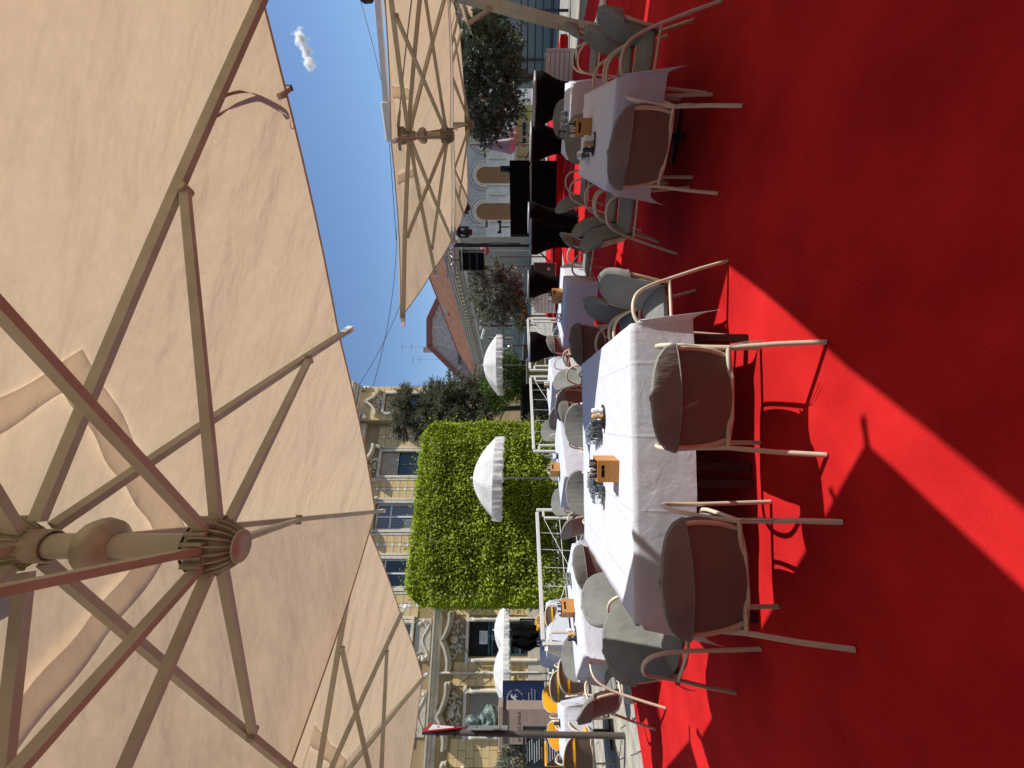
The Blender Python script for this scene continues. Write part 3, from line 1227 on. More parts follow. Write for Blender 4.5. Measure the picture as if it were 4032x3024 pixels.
def antenna(px, py, top, label):
    base = AT(px, py, 79.0)
    t = thing('roof_antenna', label, 'antenna', (base.x, base.y, base.z), 0, 'television antennas on the gabled house')
    hgt = (px - top) / F * 79.0
    m_ = MB()
    m_.tube([(0, 0, -1.2), (0, 0, hgt)], .03, 5)
    m_.build('mast', M['greymetal'], t)
    for i, z in enumerate((.95, .62)):
        m_ = MB()
        m_.tube([(-.6, 0, hgt * z), (.6, 0, hgt * z)], .02, 4)
        for k in range(7):
            m_.tube([(-.6 + k * .2, -.3, hgt * z), (-.6 + k * .2, .3, hgt * z)], .012, 4)
            m_.tube([(-.6 + k * .2, 0, hgt * z - .22 + .05 * (k % 2)), (-.6 + k * .2, 0, hgt * z + .22)], .012, 4)
        m_.build('boom', M['greymetal'], t)


antenna(1690, 1365, 1578, 'taller roof antenna nearer the red tiled roof')
antenna(1705, 1416, 1622, 'roof antenna with wide booms left of the taller one')

# shaded shop front and dark railing far right
sf = thing('shop_front', 'pale teal shop front behind the dark olive tree at the right', 'building', (13.9, 15.2, 0), R(-30))
mb = MB()
mb.box((0, 1, 1.9), (5.5, 2, 3.8))
mb.build('wall', M['teal'], sf)
mb = MB()
for x in (-2, -.7, .7, 2):
    mb.box((x, -.03, 1.9), (.06, .06, 3.6))
mb.box((0, -.03, 2.7), (5.3, .06, .06))
mb.build('glazing_bars', M['post'], sf)
mb = MB()
mb.box((0, -.35, 3.85), (5.9, .9, .18))
mb.build('canopy_roof', M['post'], sf)
br_ = thing('blue_railing', 'dark blue railing in the shade beside the white planter', 'railing', (10.3, 10.9, 0), R(-20))
for z in (.25, .45, .65, .85, 1.05, 1.22):
    mb = MB()
    mb.box((0, 0, z), (4.2, .03, .035))
    mb.build('rail', M['bluerail'], br_)
for x in (-2.1, -.7, .7, 2.1):
    mb = MB()
    mb.box((x, 0.02, .64), (.05, .05, 1.28))
    mb.build('post', M['bluerail'], br_)
kk = thing('kiosk', 'pale yellow kiosk wall with thin wire frame between black tables', 'kiosk', (11.2, 19.5, 0), R(-8))
mb = MB()
mb.box((0, .6, .62), (2.6, 1.2, 1.25))
mb.build('body', M['paleyellow'], kk)
mb = MB()
mb.box((0, .55, 1.30), (2.9, 1.5, .10))
mb.box((0, .55, 1.42), (2.7, 1.3, .06))
mb.build('roof_slab', M['white'], kk)
mb = MB()
for x in (-.9, -.3, .4, 1.0):
    mb.tube([(x, -.04, .1), (x, -.04, 1.2)], .015, 4)
mb.box((.05, -.03, .9), (1.0, .02, .14))
mb.build('wire_frame', M['bluerail'], kk)


# unseen house row added at the photographer's back to darken the ambient light
hr = thing('added_house_row', 'plain house row added unseen behind the photographer to block sky light', 'building', (2.0, -9.5, 0), 0)
mb = MB()
mb.box((0, 0, 5.0), (40, 6.0, 10.0))
mb.build('wall', M['greywall'], hr)
mb = MB()
mb.prism([(-3.6, 10.0), (3.6, 10.0), (0, 12.6)], -20, 20)
mb.xform(Matrix.Rotation(R(90), 4, 'Z'))
mb.build('roof', M['redtrim'], hr)
wb = MB()
wb.box((0, 0, 0), (1.1, .1, 1.9))
wme = wb.mesh('window', M['wglass'])
for k in range(15):
    for z in (2.2, 6.4):
        inst(wme, 'window', hr, (-18.4 + k * 2.6, 3.0, z))

# ================================================================== BIG CREAM UMBRELLAS
def umbrella(label, corners, hub, ztop, zlow, group='cream canopy umbrellas over the terrace', ext=.05, strut_at=1.08, vent=True):
    """corners: 4 points (x, y, z) in order round the cloth; hub: (x, y)"""
    t = thing('canopy_umbrella', label, 'umbrella', (hub[0], hub[1], 0), 0, group)
    o = Vector((hub[0], hub[1], 0))
    C = [Vector(c) - o for c in corners]
    tips = []
    for i in range(4):
        tips.append(C[i])
        m_ = (C[i] + C[(i + 1) % 4]) / 2
        m_.z -= 0.015
        tips.append(m_)
    apex = Vector((0, 0, ztop + .07))

    def surf(a, v):
        """point on gore; a in [0, 8) around, v in [0, 1] apex -> edge"""
        i = int(a) % 8
        f_ = a - int(a)
        e = tips[i].lerp(tips[(i + 1) % 8], f_)
        p = apex.lerp(e, v)
        p.z += .014 * math.sin(math.pi * v) - .022 * v * math.sin(math.pi * f_)
        # pull the hem in a little between the rib tips
        p -= Vector((e.x, e.y, 0)) * (.007 * math.sin(math.pi * f_) * v * v)
        return p
    NG, NV = 10, 16
    cn = MB()
    cn.grid(lambda u, v: surf(u * 7.9999, .035 + .965 * v) if u < 1 else surf(0, .035 + .965 * v), 8 * NG, NV)
    cn.build('canopy', M['canopy'], t, fix=False)
    hem = MB()
    hem.tube([surf(k / 10, 1.0) for k in range(80)], .006, 4, False, True)
    hem.build('hem', M['canopy'], t)
    if vent:
        vc = MB()

        def vfn(u, v):
            a = (u * 8) % 8
            if u >= 1:
                a = 0
            p = surf(a, .222 + .062 * v + .003 * math.sin(u * 75 + v) + .002 * math.sin(u * 37))
            p.z += .012 + .010 * (1 - v)
            return p
        vc.grid(vfn, 80, 3)
        vc.build('vent_flap', M['vent'], t, fix=False)
    top = Vector((0, 0, ztop))
    low = Vector((0, 0, zlow))
    for i in range(8):
        e = tips[i]
        d = Vector((e.x, e.y, 0)).normalized()
        r0 = top + d * .068
        L = (e - r0).length
        rb_ = MB()
        drop = Vector((0, 0, -.045))
        tipp = e + (e - r0).normalized() * ext
        # ribs bow slightly under the tensioned cloth
        prev = None
        for k in range(7):
            f_ = k / 6
            p = r0.lerp(tipp, f_) + drop * (1 - .45 * f_) + Vector((0, 0, .010 * math.sin(math.pi * f_)))
            if prev is not None:
                rb_.bar(prev, p, .024, .036)
            prev = p
        rib = rb_.build('rib', M['alu'], t)
        cp = MB()
        dd = (tipp - r0).normalized()
        cp.bar(tipp - dd * .01 + drop * .55, tipp + dd * .03 + drop * .55, .028, .034)
        cp.build('end_cap', M['white'], rib)
        hd_ = Vector((e.x, e.y, 0)).length
        f_ = min(.85, strut_at / hd_)
        j = r0.lerp(tipp, f_) + drop * (1 - .45 * f_) + Vector((0, 0, .010 * math.sin(math.pi * f_) - .026))
        s0_ = low + d * .062 + Vector((0, 0, .02))
        stt = MB()
        stt.bar(s0_, j, .019, .030)
        so = stt.build('strut', M['alu'], t)
        pv = MB()
        side = d.cross(Vector((0, 0, 1)))
        pv.tube([j - side * .024, j + side * .024], .017, 8)
        pv.build('pivot_bolt', M['hub'], so)
    # hanging centre tube with sliding bell, two finned hubs
    pt = MB()
    pt.tube([(0, 0, zlow + .02), (0, 0, ztop + .06)], .034, 16)
    pt.build('centre_tube', M['alu'], t)
    zb = zlow + .56 * (ztop - zlow)
    bl = MB()
    bl.lathe([(.035, zb + .06), (.047, zb + .056), (.068, zb + .036), (.077, zb + .008), (.07, zb - .016), (.048, zb - .028), (.035, zb - .032)], 20)
    bl.build('sliding_bell', M['hub'], t)
    # hubs: ribbed pumpkin-shaped castings with rounded fins and strut lugs
    for name, zc in (('lower_hub', zlow), ('upper_hub', ztop)):
        hb = MB()
        lowr = name == 'lower_hub'
        core = [(.036, .075), (.052, .07), (.056, .03), (.052, -.005), (.040, -.035), (.030, -.052)] if lowr else \
               [(.02, .09), (.056, .085), (.06, .03), (.052, -.01), (.046, -.04), (.045, -.10), (.040, -.105), (.036, -.05)]
        hb.lathe([(r_, zc + z_) for r_, z_ in core], 20)
        ho = hb.build(name, M['hub'], t)
        fn_ = MB()
        op = [(.070, .055), (.075, .03), (.073, .0), (.064, -.028), (.050, -.048), (.038, -.056)]
        if not lowr:
            op = [(.072, .07), (.077, .03), (.073, .0), (.060, -.03), (.049, -.05)]
        for k in range(20):
            a = 2 * math.pi * k / 20
            d = Vector((math.cos(a), math.sin(a), 0))
            sd_ = Vector((-math.sin(a), math.cos(a), 0)) * .0022
            vs_ = []
            for (r_, z_) in op:
                for w_ in (-1, 1):
                    vs_.append(d * r_ + sd_ * w_ + Vector((0, 0, zc + z_)))
                    vs_.append(d * .03 + sd_ * w_ + Vector((0, 0, zc + z_)))
            n_ = len(op)
            fs = []
            for q_ in range(n_ - 1):
                b0_, b1_ = q_ * 4, (q_ + 1) * 4
                fs += [(b0_, b1_, b1_ + 1, b0_ + 1), (b0_ + 2, b0_ + 3, b1_ + 3, b1_ + 2), (b0_, b0_ + 2, b1_ + 2, b1_)]
            fs += [(0, 1, 3, 2), ((n_ - 1) * 4, (n_ - 1) * 4 + 2, (n_ - 1) * 4 + 3, (n_ - 1) * 4 + 1)]
            fn_.add(vs_, fs)
        fn_.build('fins', M['hub'], ho)
        lg_ = MB()
        for i in range(8):
            e = tips[i]
            d = Vector((e.x, e.y, 0)).normalized()
            ang_ = math.atan2(d.y, d.x)
            for w_ in (-1, 1):
                sd_ = Vector((-d.y, d.x, 0)) * (.0165 * w_)
                lg_.box(d * .066 + sd_ + Vector((0, 0, zc + .03)), (.030, .010, .06), Matrix.Rotation(ang_, 3, 'Z'), .003)
        lg_.build('strut_lugs', M['hub'], ho)
        rg = MB()
        rg.tube([(.0665 * math.cos(k * .2618), .0665 * math.sin(k * .2618), zc + .064) for k in range(24)], .004, 5, False, True)
        rg.build('wire_ring', M['blackcap'], ho)
        if lowr:
            ds = MB()
            ds.lathe([(.001, zc - .061), (.044, zc - .061), (.045, zc - .055), (.030, zc - .050)], 24)
            dso = ds.build('end_disc', M['alu'], ho)
            sc3 = MB()
            sc3.lathe([(.001, zc - .0625), (.004, zc - .0625), (.004, zc - .06)], 10)
            sc3.build('centre_screw', M['blackcap'], dso) if False else None
    return t, tips, o


def add_mast(t, ztop, mx, my, arm_too=True):
    """side mast and cantilever arm that carry the hanging umbrella; mx, my relative to the hub"""
    zt_ = ztop + .20
    if arm_too:
        a = MB()
        a.bar((0, 0, zt_), (mx, my, zt_ + .12), .07, .09)
        a.bar((0, 0, ztop + .02), (0, 0, zt_ + .05), .06, .06)
        a.build('cantilever_arm', M['alu'], t)
    a = MB()
    a.box((mx, my, (zt_ + .16) / 2), (.11, .11, zt_ + .16), None, .008)
    a.build('mast', M['alu'], t)
    a = MB()
    a.box((mx, my, .04), (.8, .8, .08), None, .015)
    a.build('base_plate', M['white'], t)


# the umbrella overhead
u1, tips1, o1 = umbrella('large cream umbrella overhead, seen from below with its ribbed hub',
                         [(-0.95, 3.22, 2.48), (1.52, 1.66, 2.43), (-0.08, -0.88, 2.47), (-2.57, 0.70, 2.50)], (-0.45, 1.20), 2.84, 2.27)
add_mast(u1, 2.84, -.75, -2.75)
# closing strap hanging from the rib towards the right corner, and the rod it hangs over
rA = tips1[2]
topv = Vector((0, 0, 2.84))
st0 = topv.lerp(rA, .70) + Vector((0, 0, -.03))
eg = AT(1140, 470, 2.02) - o1
sp_ = MB()
a0 = AT(830, 415, 1.56) - o1
pp = smoothpath([AT(832, 418, 1.55) - o1, AT(900, 372, 1.60) - o1, AT(985, 362, 1.70) - o1, AT(1060, 395, 1.80) - o1, AT(1098, 425, 1.86) - o1, AT(1090, 465, 1.88) - o1, AT(1128, 468, 1.90) - o1], 6)
pp2 = smoothpath([AT(815, 435, 1.55) - o1, AT(850, 458, 1.58) - o1, AT(890, 430, 1.62) - o1, AT(960, 372, 1.70) - o1, AT(1000, 370, 1.74) - o1, AT(1070, 415, 1.82) - o1, AT(1095, 440, 1.86) - o1], 6)
for path in (pp, pp2):
    n = len(path)
    vs_ = []
    for i, p in enumerate(path):
        tw = .6 + .9 * math.sin(i * .22)
        w_ = Vector((math.sin(tw) * .5, .25, math.cos(tw))).normalized() * .012
        vs_ += [p - w_, p + w_]
    sp_.add(vs_, [(2 * i, 2 * i + 1, 2 * i + 3, 2 * i + 2) for i in range(n - 1)], True)
sp_.build('closing_strap', M['strap'], u1, fix=False)
rd = MB()
p0 = AT(1098, 380, 1.80) - o1
p1 = AT(1139, 346, 1.86) - o1
rd.bar(p0, p1, .018, .022)
ro_ = rd.build('strap_rod', M['alu'], u1)
rd = MB()
rd.bar(p1 - (p1 - p0).normalized() * .006, p1 + (p1 - p0).normalized() * .006, .021, .025)
rd.build('end_cap', M['blackcap'], ro_)

# left neighbour
u2 = umbrella('cream umbrella at the left, partly hidden behind the overhead one',
         [(-3.66, 5.40, 2.58), (-1.00, 3.42, 2.66), (-2.50, 0.85, 2.70), (-5.40, 2.95, 2.62)], (-3.15, 3.15), 2.96, 2.42)[0]
add_mast(u2, 2.96, -2.35, -1.75)
# front right umbrella and the one behind it
u3, tips3, o3 = umbrella('cream umbrella floating above the right hand tables',
                         [(0.60, 3.95, 2.48), (2.10, 6.35, 2.36), (4.55, 4.90, 2.20), (3.00, 2.45, 2.26)], (2.53, 4.40), 2.55, 2.11)
arm = MB()
arm.bar((0, 0, 2.715), (3.3, -2.0, 2.50), .05, .05)
arm.bar((0, 0, 2.55), (0, 0, 2.70), .07, .07)
arm.build('cantilever_arm', M['white'], u3)
arm = MB()
arm.box((.1, -.06, 2.70), (.34, .11, .08), Matrix.Rotation(-.54, 3, 'Z'), .01)
arm.build('arm_joint', M['white'], u3)
add_mast(u3, 2.35, 3.3, -2.0, False)
u4 = umbrella('cream umbrella farther back, half hidden behind the front right one',
         [(2.30, 6.66, 2.35), (3.95, 9.30, 2.42), (6.30, 7.75, 2.40), (4.70, 5.20, 2.22)], (4.22, 7.02), 2.74, 2.14)[0]
add_mast(u4, 2.74, 3.1, -1.95)
# more of the row, standing outside the picture on the right (their shade falls in it)
u5 = umbrella('cream umbrella beside the photographer, out of view, shading the right foreground',
         [(2.95, 2.98, 2.78), (1.22, 0.50, 2.78), (3.72, -1.20, 2.78), (5.42, 1.28, 2.78)], (3.35, .9), 3.2, 2.6, ext=-.03)[0]
add_mast(u5, 3.2, 2.4, -1.6)
u6 = umbrella('cream umbrella out of view to the right of the row',
         [(2.88, 2.22, 2.40), (4.76, 5.12, 2.40), (7.40, 3.45, 2.40), (5.55, 0.60, 2.40)], (5.35, 3.0), 2.8, 2.2)[0]
add_mast(u6, 2.8, 2.6, -1.7)
u7 = umbrella('cream umbrella out of view at the far right of the row',
         [(4.98, 5.15, 2.40), (6.60, 7.70, 2.40), (9.10, 6.10, 2.40), (7.50, 3.55, 2.40)], (7.05, 5.62), 2.8, 2.2)[0]
add_mast(u7, 2.8, 2.6, -1.7)

u8 = umbrella('cream umbrella out of view behind the far right one',
         [(6.75, 7.95, 2.40), (8.4, 10.5, 2.40), (10.9, 8.9, 2.40), (9.25, 6.35, 2.40)], (8.85, 8.4), 2.8, 2.2)[0]
add_mast(u8, 2.8, 2.6, -1.7)

# the leaning mast at the right edge
ms = thing('umbrella_mast', 'tan leaning umbrella mast at the far right edge beside the olive tree', 'mast', (0, 0, 0))
b0 = G(2372, 128, 0)
dm = b0.y
pts_ = [AT(2372, 122, dm), AT(2290, 108, dm), AT(2262, 104, dm), AT(2160, 78, dm), AT(1990, 32, dm), AT(1840, -8, dm), AT(1600, -72, dm)]
ms.location = (pts_[0].x, pts_[0].y, 0)
m_ = MB()
for i in range(len(pts_) - 1):
    m_.bar(pts_[i] - ms.location, pts_[i + 1] - ms.location, .13, .13, (0, 1, 0))
m_.build('mast_tube', M['alu'], ms)
m_ = MB()
m_.box((0, 0, .04), (.7, .7, .08), None, .02)
m_.build('base_plate', M['white'], ms)
m_ = MB()
q0 = AT(1840, 95, dm) - ms.location
q1 = AT(1935, 32, dm) - ms.location
m_.bar(q0, q1, .05, .05, (0, 1, 0))
m_.build('brace', M['alu'], ms)


# ================================================================== CHAIRS
def wprof(v):
    pts = [(0, .205), (.25, .232), (.5, .243), (.68, .238), (.80, .218), (.89, .180), (.95, .130), (.985, .07), (1.0, .004)]
    for i in range(len(pts) - 1):
        if v <= pts[i + 1][0]:
            a, b = pts[i], pts[i + 1]
            f_ = (v - a[0]) / (b[0] - a[0])
            return a[1] + (b[1] - a[1]) * f_
    return .0


BZ, BH = .385, .405


def backpt(x, v, off=0.0):
    """point on the curved backrest; off > 0 is towards the sitter"""
    y = -.172 - .105 * v + .055 * (x / .24) ** 2
    return Vector((x, y + off, BZ + BH * v - off * .2))


def make_chair(name, label, cushion, yellow=False):
    t = thing(name, label, 'chair')
    cm = M['cushion'] if not yellow else M['ycushion']
    for s in (-1, 1):
        path = smoothpath([(s * .246, -.150, .40), (s * .253, -.105, .52), (s * .268, -.040, .625), (s * .275, .055, .662), (s * .276, .150, .645), (s * .272, .205, .565), (s * .270, .226, .42)], 4)
        a = MB()
        a.tube(path, .0125, 8, False)
        a.build('arm', M['cream'], t)
        l = MB()
        l.tube([(s * .246, -.150, .40), (s * .258, -.215, .20), (s * .262, -.272, .004)], .0125, 8)
        lo = l.build('leg', M['cream'], t)
        l = MB()
        l.tube([(s * .270, .226, .42), (s * .274, .244, .2), (s * .278, .262, .004)], .0125, 8)
        l.build('leg', M['cream'], t)
    # seat frame and slung seat
    f = MB()
    fr_ = smoothpath([(-.246, -.155, .398), (-.25, .03, .402), (-.246, .20, .408), (-.20, .235, .41), (0, .24, .41), (.20, .235, .41), (.246, .20, .408), (.25, .03, .402), (.246, -.155, .398)], 3)
    f.tube(fr_, .0115, 7)
    f.tube([(-.246, -.155, .398), (.246, -.155, .398)], .0115, 7)
    f.build('seat_frame', M['cream'], t)
    # seat cushion: puffed pad with rounded corners
    sc = MB()

    def pad(u, v, top):
        x = (u - .5) * 2
        y = (v - .5) * 2
        r_ = max(abs(x), abs(y))
        k = (1 - .10 * (x * x * y * y))
        px, py = x * .232 * k, .045 + y * .192 * k
        edge = max(0, 1 - r_ ** 6)
        z = .432 + (.026 * edge ** .6 if top else -.022 * edge ** .5)
        return (px, py, z)
    sc.grid(lambda u, v: pad(u, v, True), 12, 12)
    sc.grid(lambda u, v: pad(u, v, False), 12, 12)
    rim = []
    sc.build('seat_cushion', cm, t, fix=False)
    sp2 = MB()
    ringp = []
    for k in range(40):
        a = k / 40 * 4
        i, f_ = int(a), a - int(a)
        u, v = [(f_, 0), (1, f_), (1 - f_, 1), (0, 1 - f_)][i]
        ringp.append(Vector(pad(u, v, True)))
    sp2.tube(ringp, .012, 6, False, True)
    sp2.build('cushion_piping', cm, t)
    # backrest frame, sling, cushion cover
    bf = MB()
    outl = []
    vv = [0, .12, .25, .4, .55, .68, .78, .86, .92, .96, .985, 1.0]
    for v in vv:
        outl.append(backpt(-wprof(v), v))
    for v in vv[::-1][1:]:
        outl.append(backpt(wprof(v), v))
    bf.tube(outl, .0125, 8)
    bf.tube([backpt(-.205, 0), backpt(-.1, 0, 0), backpt(.1, 0), backpt(.205, 0)], .011, 7)
    bf.build('back_frame', M['cream'], t)
    bs_ = MB()
    bs_.grid(lambda u, v: backpt((u - .5) * 2 * wprof(v * .9), v * .9, 0.0), 14, 14)
    bs_.build('back_sling', M['sling'], t, fix=False)
    if cushion:
        bc = MB()

        def cov(u, v, front):
            w = wprof(v) * 1.055 + .008
            x = (u - .5) * 2 * w
            puff = (1 - abs((u - .5) * 2) ** 4)
            vv_ = v * 1.055
            if front:
                return backpt(x, vv_, .028 + .018 * puff * (1 - v ** 6))
            k_ = max(0, (v - .74) / .26)
            return backpt(x, vv_, -.024 - .006 * puff * (1 - v ** 5) + .010 * k_ * k_)
        bc.grid(lambda u, v: cov(u, .02 + .98 * v, True), 16, 18)
        # sleeve over the top of the back
        bc.grid(lambda u, v: cov(u, .66 + .34 * v, False), 16, 8)
        for s in (0, 1):
            def rimp(u, v, s=s):
                p = cov(s, .66 + .34 * v, True).lerp(cov(s, .66 + .34 * v, False), u)
                c0 = backpt(0, .55, p.y - backpt(p.x, .66 + .34 * v).y)
                o_ = Vector((p.x, 0, p.z - (BZ + BH * .62)))
                if o_.length > 1e-4:
                    o_.normalize()
                return p + o_ * (.010 * math.sin(math.pi * u))
            bc.grid(rimp, 5, 10)
            bc.grid(lambda u, v, s=s: cov(s, .02 + .64 * v, True).lerp(backpt((s - .5) * 2 * wprof(.02 + .64 * v) * .97, .02 + .64 * v, .004), u), 2, 8)
        bc.grid(lambda u, v: cov(u, 1.0, True).lerp(cov(u, 1.0, False), v) + Vector((0, 0, .016 * math.sin(math.pi * v))), 4, 5)
        bc.grid(lambda u, v: cov(u, .02, True).lerp(backpt((u - .5) * 2 * .2, .02, .004), v), 16, 2)
        import bmesh
        bo = bc.build('back_cushion', cm, t, fix=True)
        # hem of the sleeve
        hm = MB()
        hm.tube([cov(k / 12, .66, False) for k in range(13)], .004, 5)
        hm.build('sleeve_hem', cm, t)
    if yellow:
        sb = MB()
        pts_ = [backpt(-.25, .62, .03), backpt(-.255, .62, -.006), backpt(-.12, .62, -.014), backpt(0, .62, -.016), backpt(.12, .62, -.014), backpt(.255, .62, -.006), backpt(.25, .62, .03)]
        for i in range(len(pts_) - 1):
            sb.bar(pts_[i], pts_[i + 1], .005, .032)
        sb.build('back_strap', cm, t)
        bc = MB()

        def cov2(u, v):
            w = wprof(v) * 1.0
            x = (u - .5) * 2 * w
            return backpt(x, v, .012 + .03 * (1 - abs((u - .5) * 2) ** 4) * (1 - v ** 6))
        bc.grid(lambda u, v: cov2(u, .02 + .97 * v), 14, 14)
        bc.build('back_cushion', cm, t, fix=False)
    # tie cord
    tc_ = MB()
    tc_.tube(smoothpath([(.25, -.165, .40), (.262, -.19, .38), (.27, -.215, .33), (.268, -.24, .27)], 3), .0022, 4)
    tc_.tube(smoothpath([(.25, -.165, .40), (.255, -.20, .39), (.262, -.235, .33), (.262, -.25, .29)], 3), .0022, 4)
    tc_.build('tie_cord', M['strap'], t)
    return t


grey0 = make_chair('terrace_chair', 'x', True)
yel0 = make_chair('terrace_chair', 'x', False, True)
used = {'g': False, 'y': False}


def chair(x, y, fx, fy, label, yellow=False, z=0.0):
    key = 'y' if yellow else 'g'
    src = yel0 if yellow else grey0
    o = src if not used[key] else copy_tree(src)
    used[key] = True
    o.location = (x, y, z)
    o.rotation_euler = (0, 0, math.atan2(-fx, fy))
    tag(o, label, 'chair', 'chairs with yellow cushions on the paving' if yellow else 'grey cushioned terrace chairs on the red carpet')
    return o


CH = [
    (-0.905, 2.14, -.135, .99, 'nearest chair, its mesh back to us at the left front of the big white table'),
    (-0.067, 2.275, 0, 1, 'chair with mesh back standing alone in the sunlit red patch before the big table'),
    (1.725, 3.11, .62, .78, 'chair back with brown mesh at the near end of the shaded right table'),
    (0.52, 3.13, -.985, -.17, 'grey chair half lit at the right corner of the big white table'),
    (0.47, 3.83, -1, -.06, 'shaded grey chair second along the right side of the big table'),
    (0.40, 5.12, -.30, .95, 'dark shaded chair with its back to us past the far right table corner'),
    (0.60, 8.25, -.75, .66, 'small distant chair right of the far table, pinkish mesh back lit'),
    (0.22, 6.55, .85, -.52, 'pale grey chair turned right, beyond the dark chair at the far corner'),
    (-0.27, 6.72, .28, .96, 'chair with lit mesh back just right behind the far right cushion'),
    (-0.50, 5.05, 0, -1, 'far end chair of the big table facing us, right one of two'),
    (-1.27, 4.90, .04, -1, 'far end chair of the big table facing us, left one of two'),
    (-0.57, 6.15, -.73, .68, 'chair with curved mesh back between the two far end cushions'),
    (-0.92, 9.25, .55, -.83, 'farthest pale grey chair seen through the white railing'),
    (-0.50, 7.80, .53, .85, 'distant chair with its dark back in front of the white railing'),
    (-1.33, 7.35, .73, -.68, 'grey chair behind the middle table by the white parasol pole'),
    (-1.77, 6.85, .73, -.68, 'grey chair behind the middle table, left of the parasol pole'),
    (-1.80, 5.92, .68, .73, 'chair with reddish back left of the far end cushions'),
    (-2.12, 4.78, -.73, .68, 'chair with brown mesh back between the big table and the left table'),
    (-1.80, 3.86, .90, -.42, 'grey chair second along the left side of the big white table'),
    (-1.64, 2.90, .87, -.50, 'grey chair half in shade at the near left side of the big table'),
    (-3.14, 4.47, .56, .83, 'chair with reddish back standing at the carpet edge by the kerb'),
    (-3.38, 5.38, .65, -.75, 'grey chair facing us behind the left table'),
    (1.52, 3.92, .87, -.48, 'shaded chair on the left side of the right table, nearer one'),
    (1.84, 4.50, .87, -.48, 'shaded chair on the left side of the right table, farther one'),
    (2.78, 6.22, .80, -.60, 'shaded chair beside the black draped stand at the right'),
    (2.55, 3.36, -.87, .48, 'shaded chair at the right side of the right table, nearest the edge'),
    (2.90, 3.95, -.87, .48, 'shaded chair at the right side of the right table, second one'),
    (4.15, 5.40, -.80, .60, 'shaded chair in front of the white slatted planter at the right'),
    (2.84, 5.02, -.50, -.87, 'dark grey chair facing us at the far end of the right table'),
    (4.02, 6.55, -.50, -.87, 'brownish chair facing us behind the second right table'),
    (1.76, 5.92, -.85, .53, 'chair with sunlit rim in front of the flight case'),
]
for c in CH:
    chair(*c)
YC = [
    (-5.00, 9.70, .95, -.2, 'yellow cushioned chair seen from the side behind the railing end'),
    (-4.95, 9.05, -.65, .75, 'chair with pale mesh back and yellow piping behind the railing'),
    (-6.95, 12.4, .3, -.95, 'distant chair with a yellow top cushion before the dark doorway'),
    (-4.40, 6.55, -.55, .83, 'chair with yellow strapped mesh back behind the left table'),
    (-5.55, 8.00, -.35, .94, 'chair with olive brown back and yellow strap left of the strapped one'),
    (-6.85, 9.35, .45, -.9, 'yellow cushion chair in front of the stone pedestal'),
    (-6.65, 8.05, .2, -.98, 'yellow cushion chair standing just right of the sign post'),
    (-5.05, 5.95, -.25, .97, 'chair with brown mesh back and yellow strap left of the sign post'),
    (-8.3, 9.6, .4, -.9, 'yellow chair at the far left by the bushes'),
]
for c in YC:
    chair(*c, True, -.008)


# ================================================================== TABLES AND CLOTHS
def table(name, label, c, ax, w, l, h=.735, legs=True, inset=.035, group=None, pedestal=False):
    """w along ax, l along the perpendicular; black steel frame"""
    ang = math.atan2(ax[1], ax[0])
    t = thing(name, label, 'table', (c[0], c[1], 0), ang, group)
    tp = MB()
    tp.box((0, 0, h - .016), (w, l, .03), None, .004)
    tp.build('table_top', M['blackmetal'], t)
    ap = MB()
    for s in (-1, 1):
        ap.box((0, s * (l / 2 - .05), h - .055), (w - .1, .02, .045))
        ap.box((s * (w / 2 - .05), 0, h - .055), (.02, l - .1, .045))
    ap.build('apron', M['blackmetal'], t)
    if pedestal:
        col = MB()
        col.tube([(0, 0, .02), (0, 0, h - .05)], .035, 12)
        col.build('column', M['blackmetal'], t)
        bs2 = MB()
        for a in (0, 1):
            bs2.box((0, 0, .012 + a * .001), (.42 if a else .05, .05 if a else .42, .022))
        bs2.build('cross_foot', M['blackmetal'], t)
        return t
    for sx in (-1, 1):
        for sy in (-1, 1):
            lg = MB()
            lg.box((sx * (w / 2 - inset), sy * (l / 2 - inset), (h - .032) / 2 + .001), (.05, .05, h - .034), None, .004)
            lg.build('leg', M['blackmetal'], t)
    return t


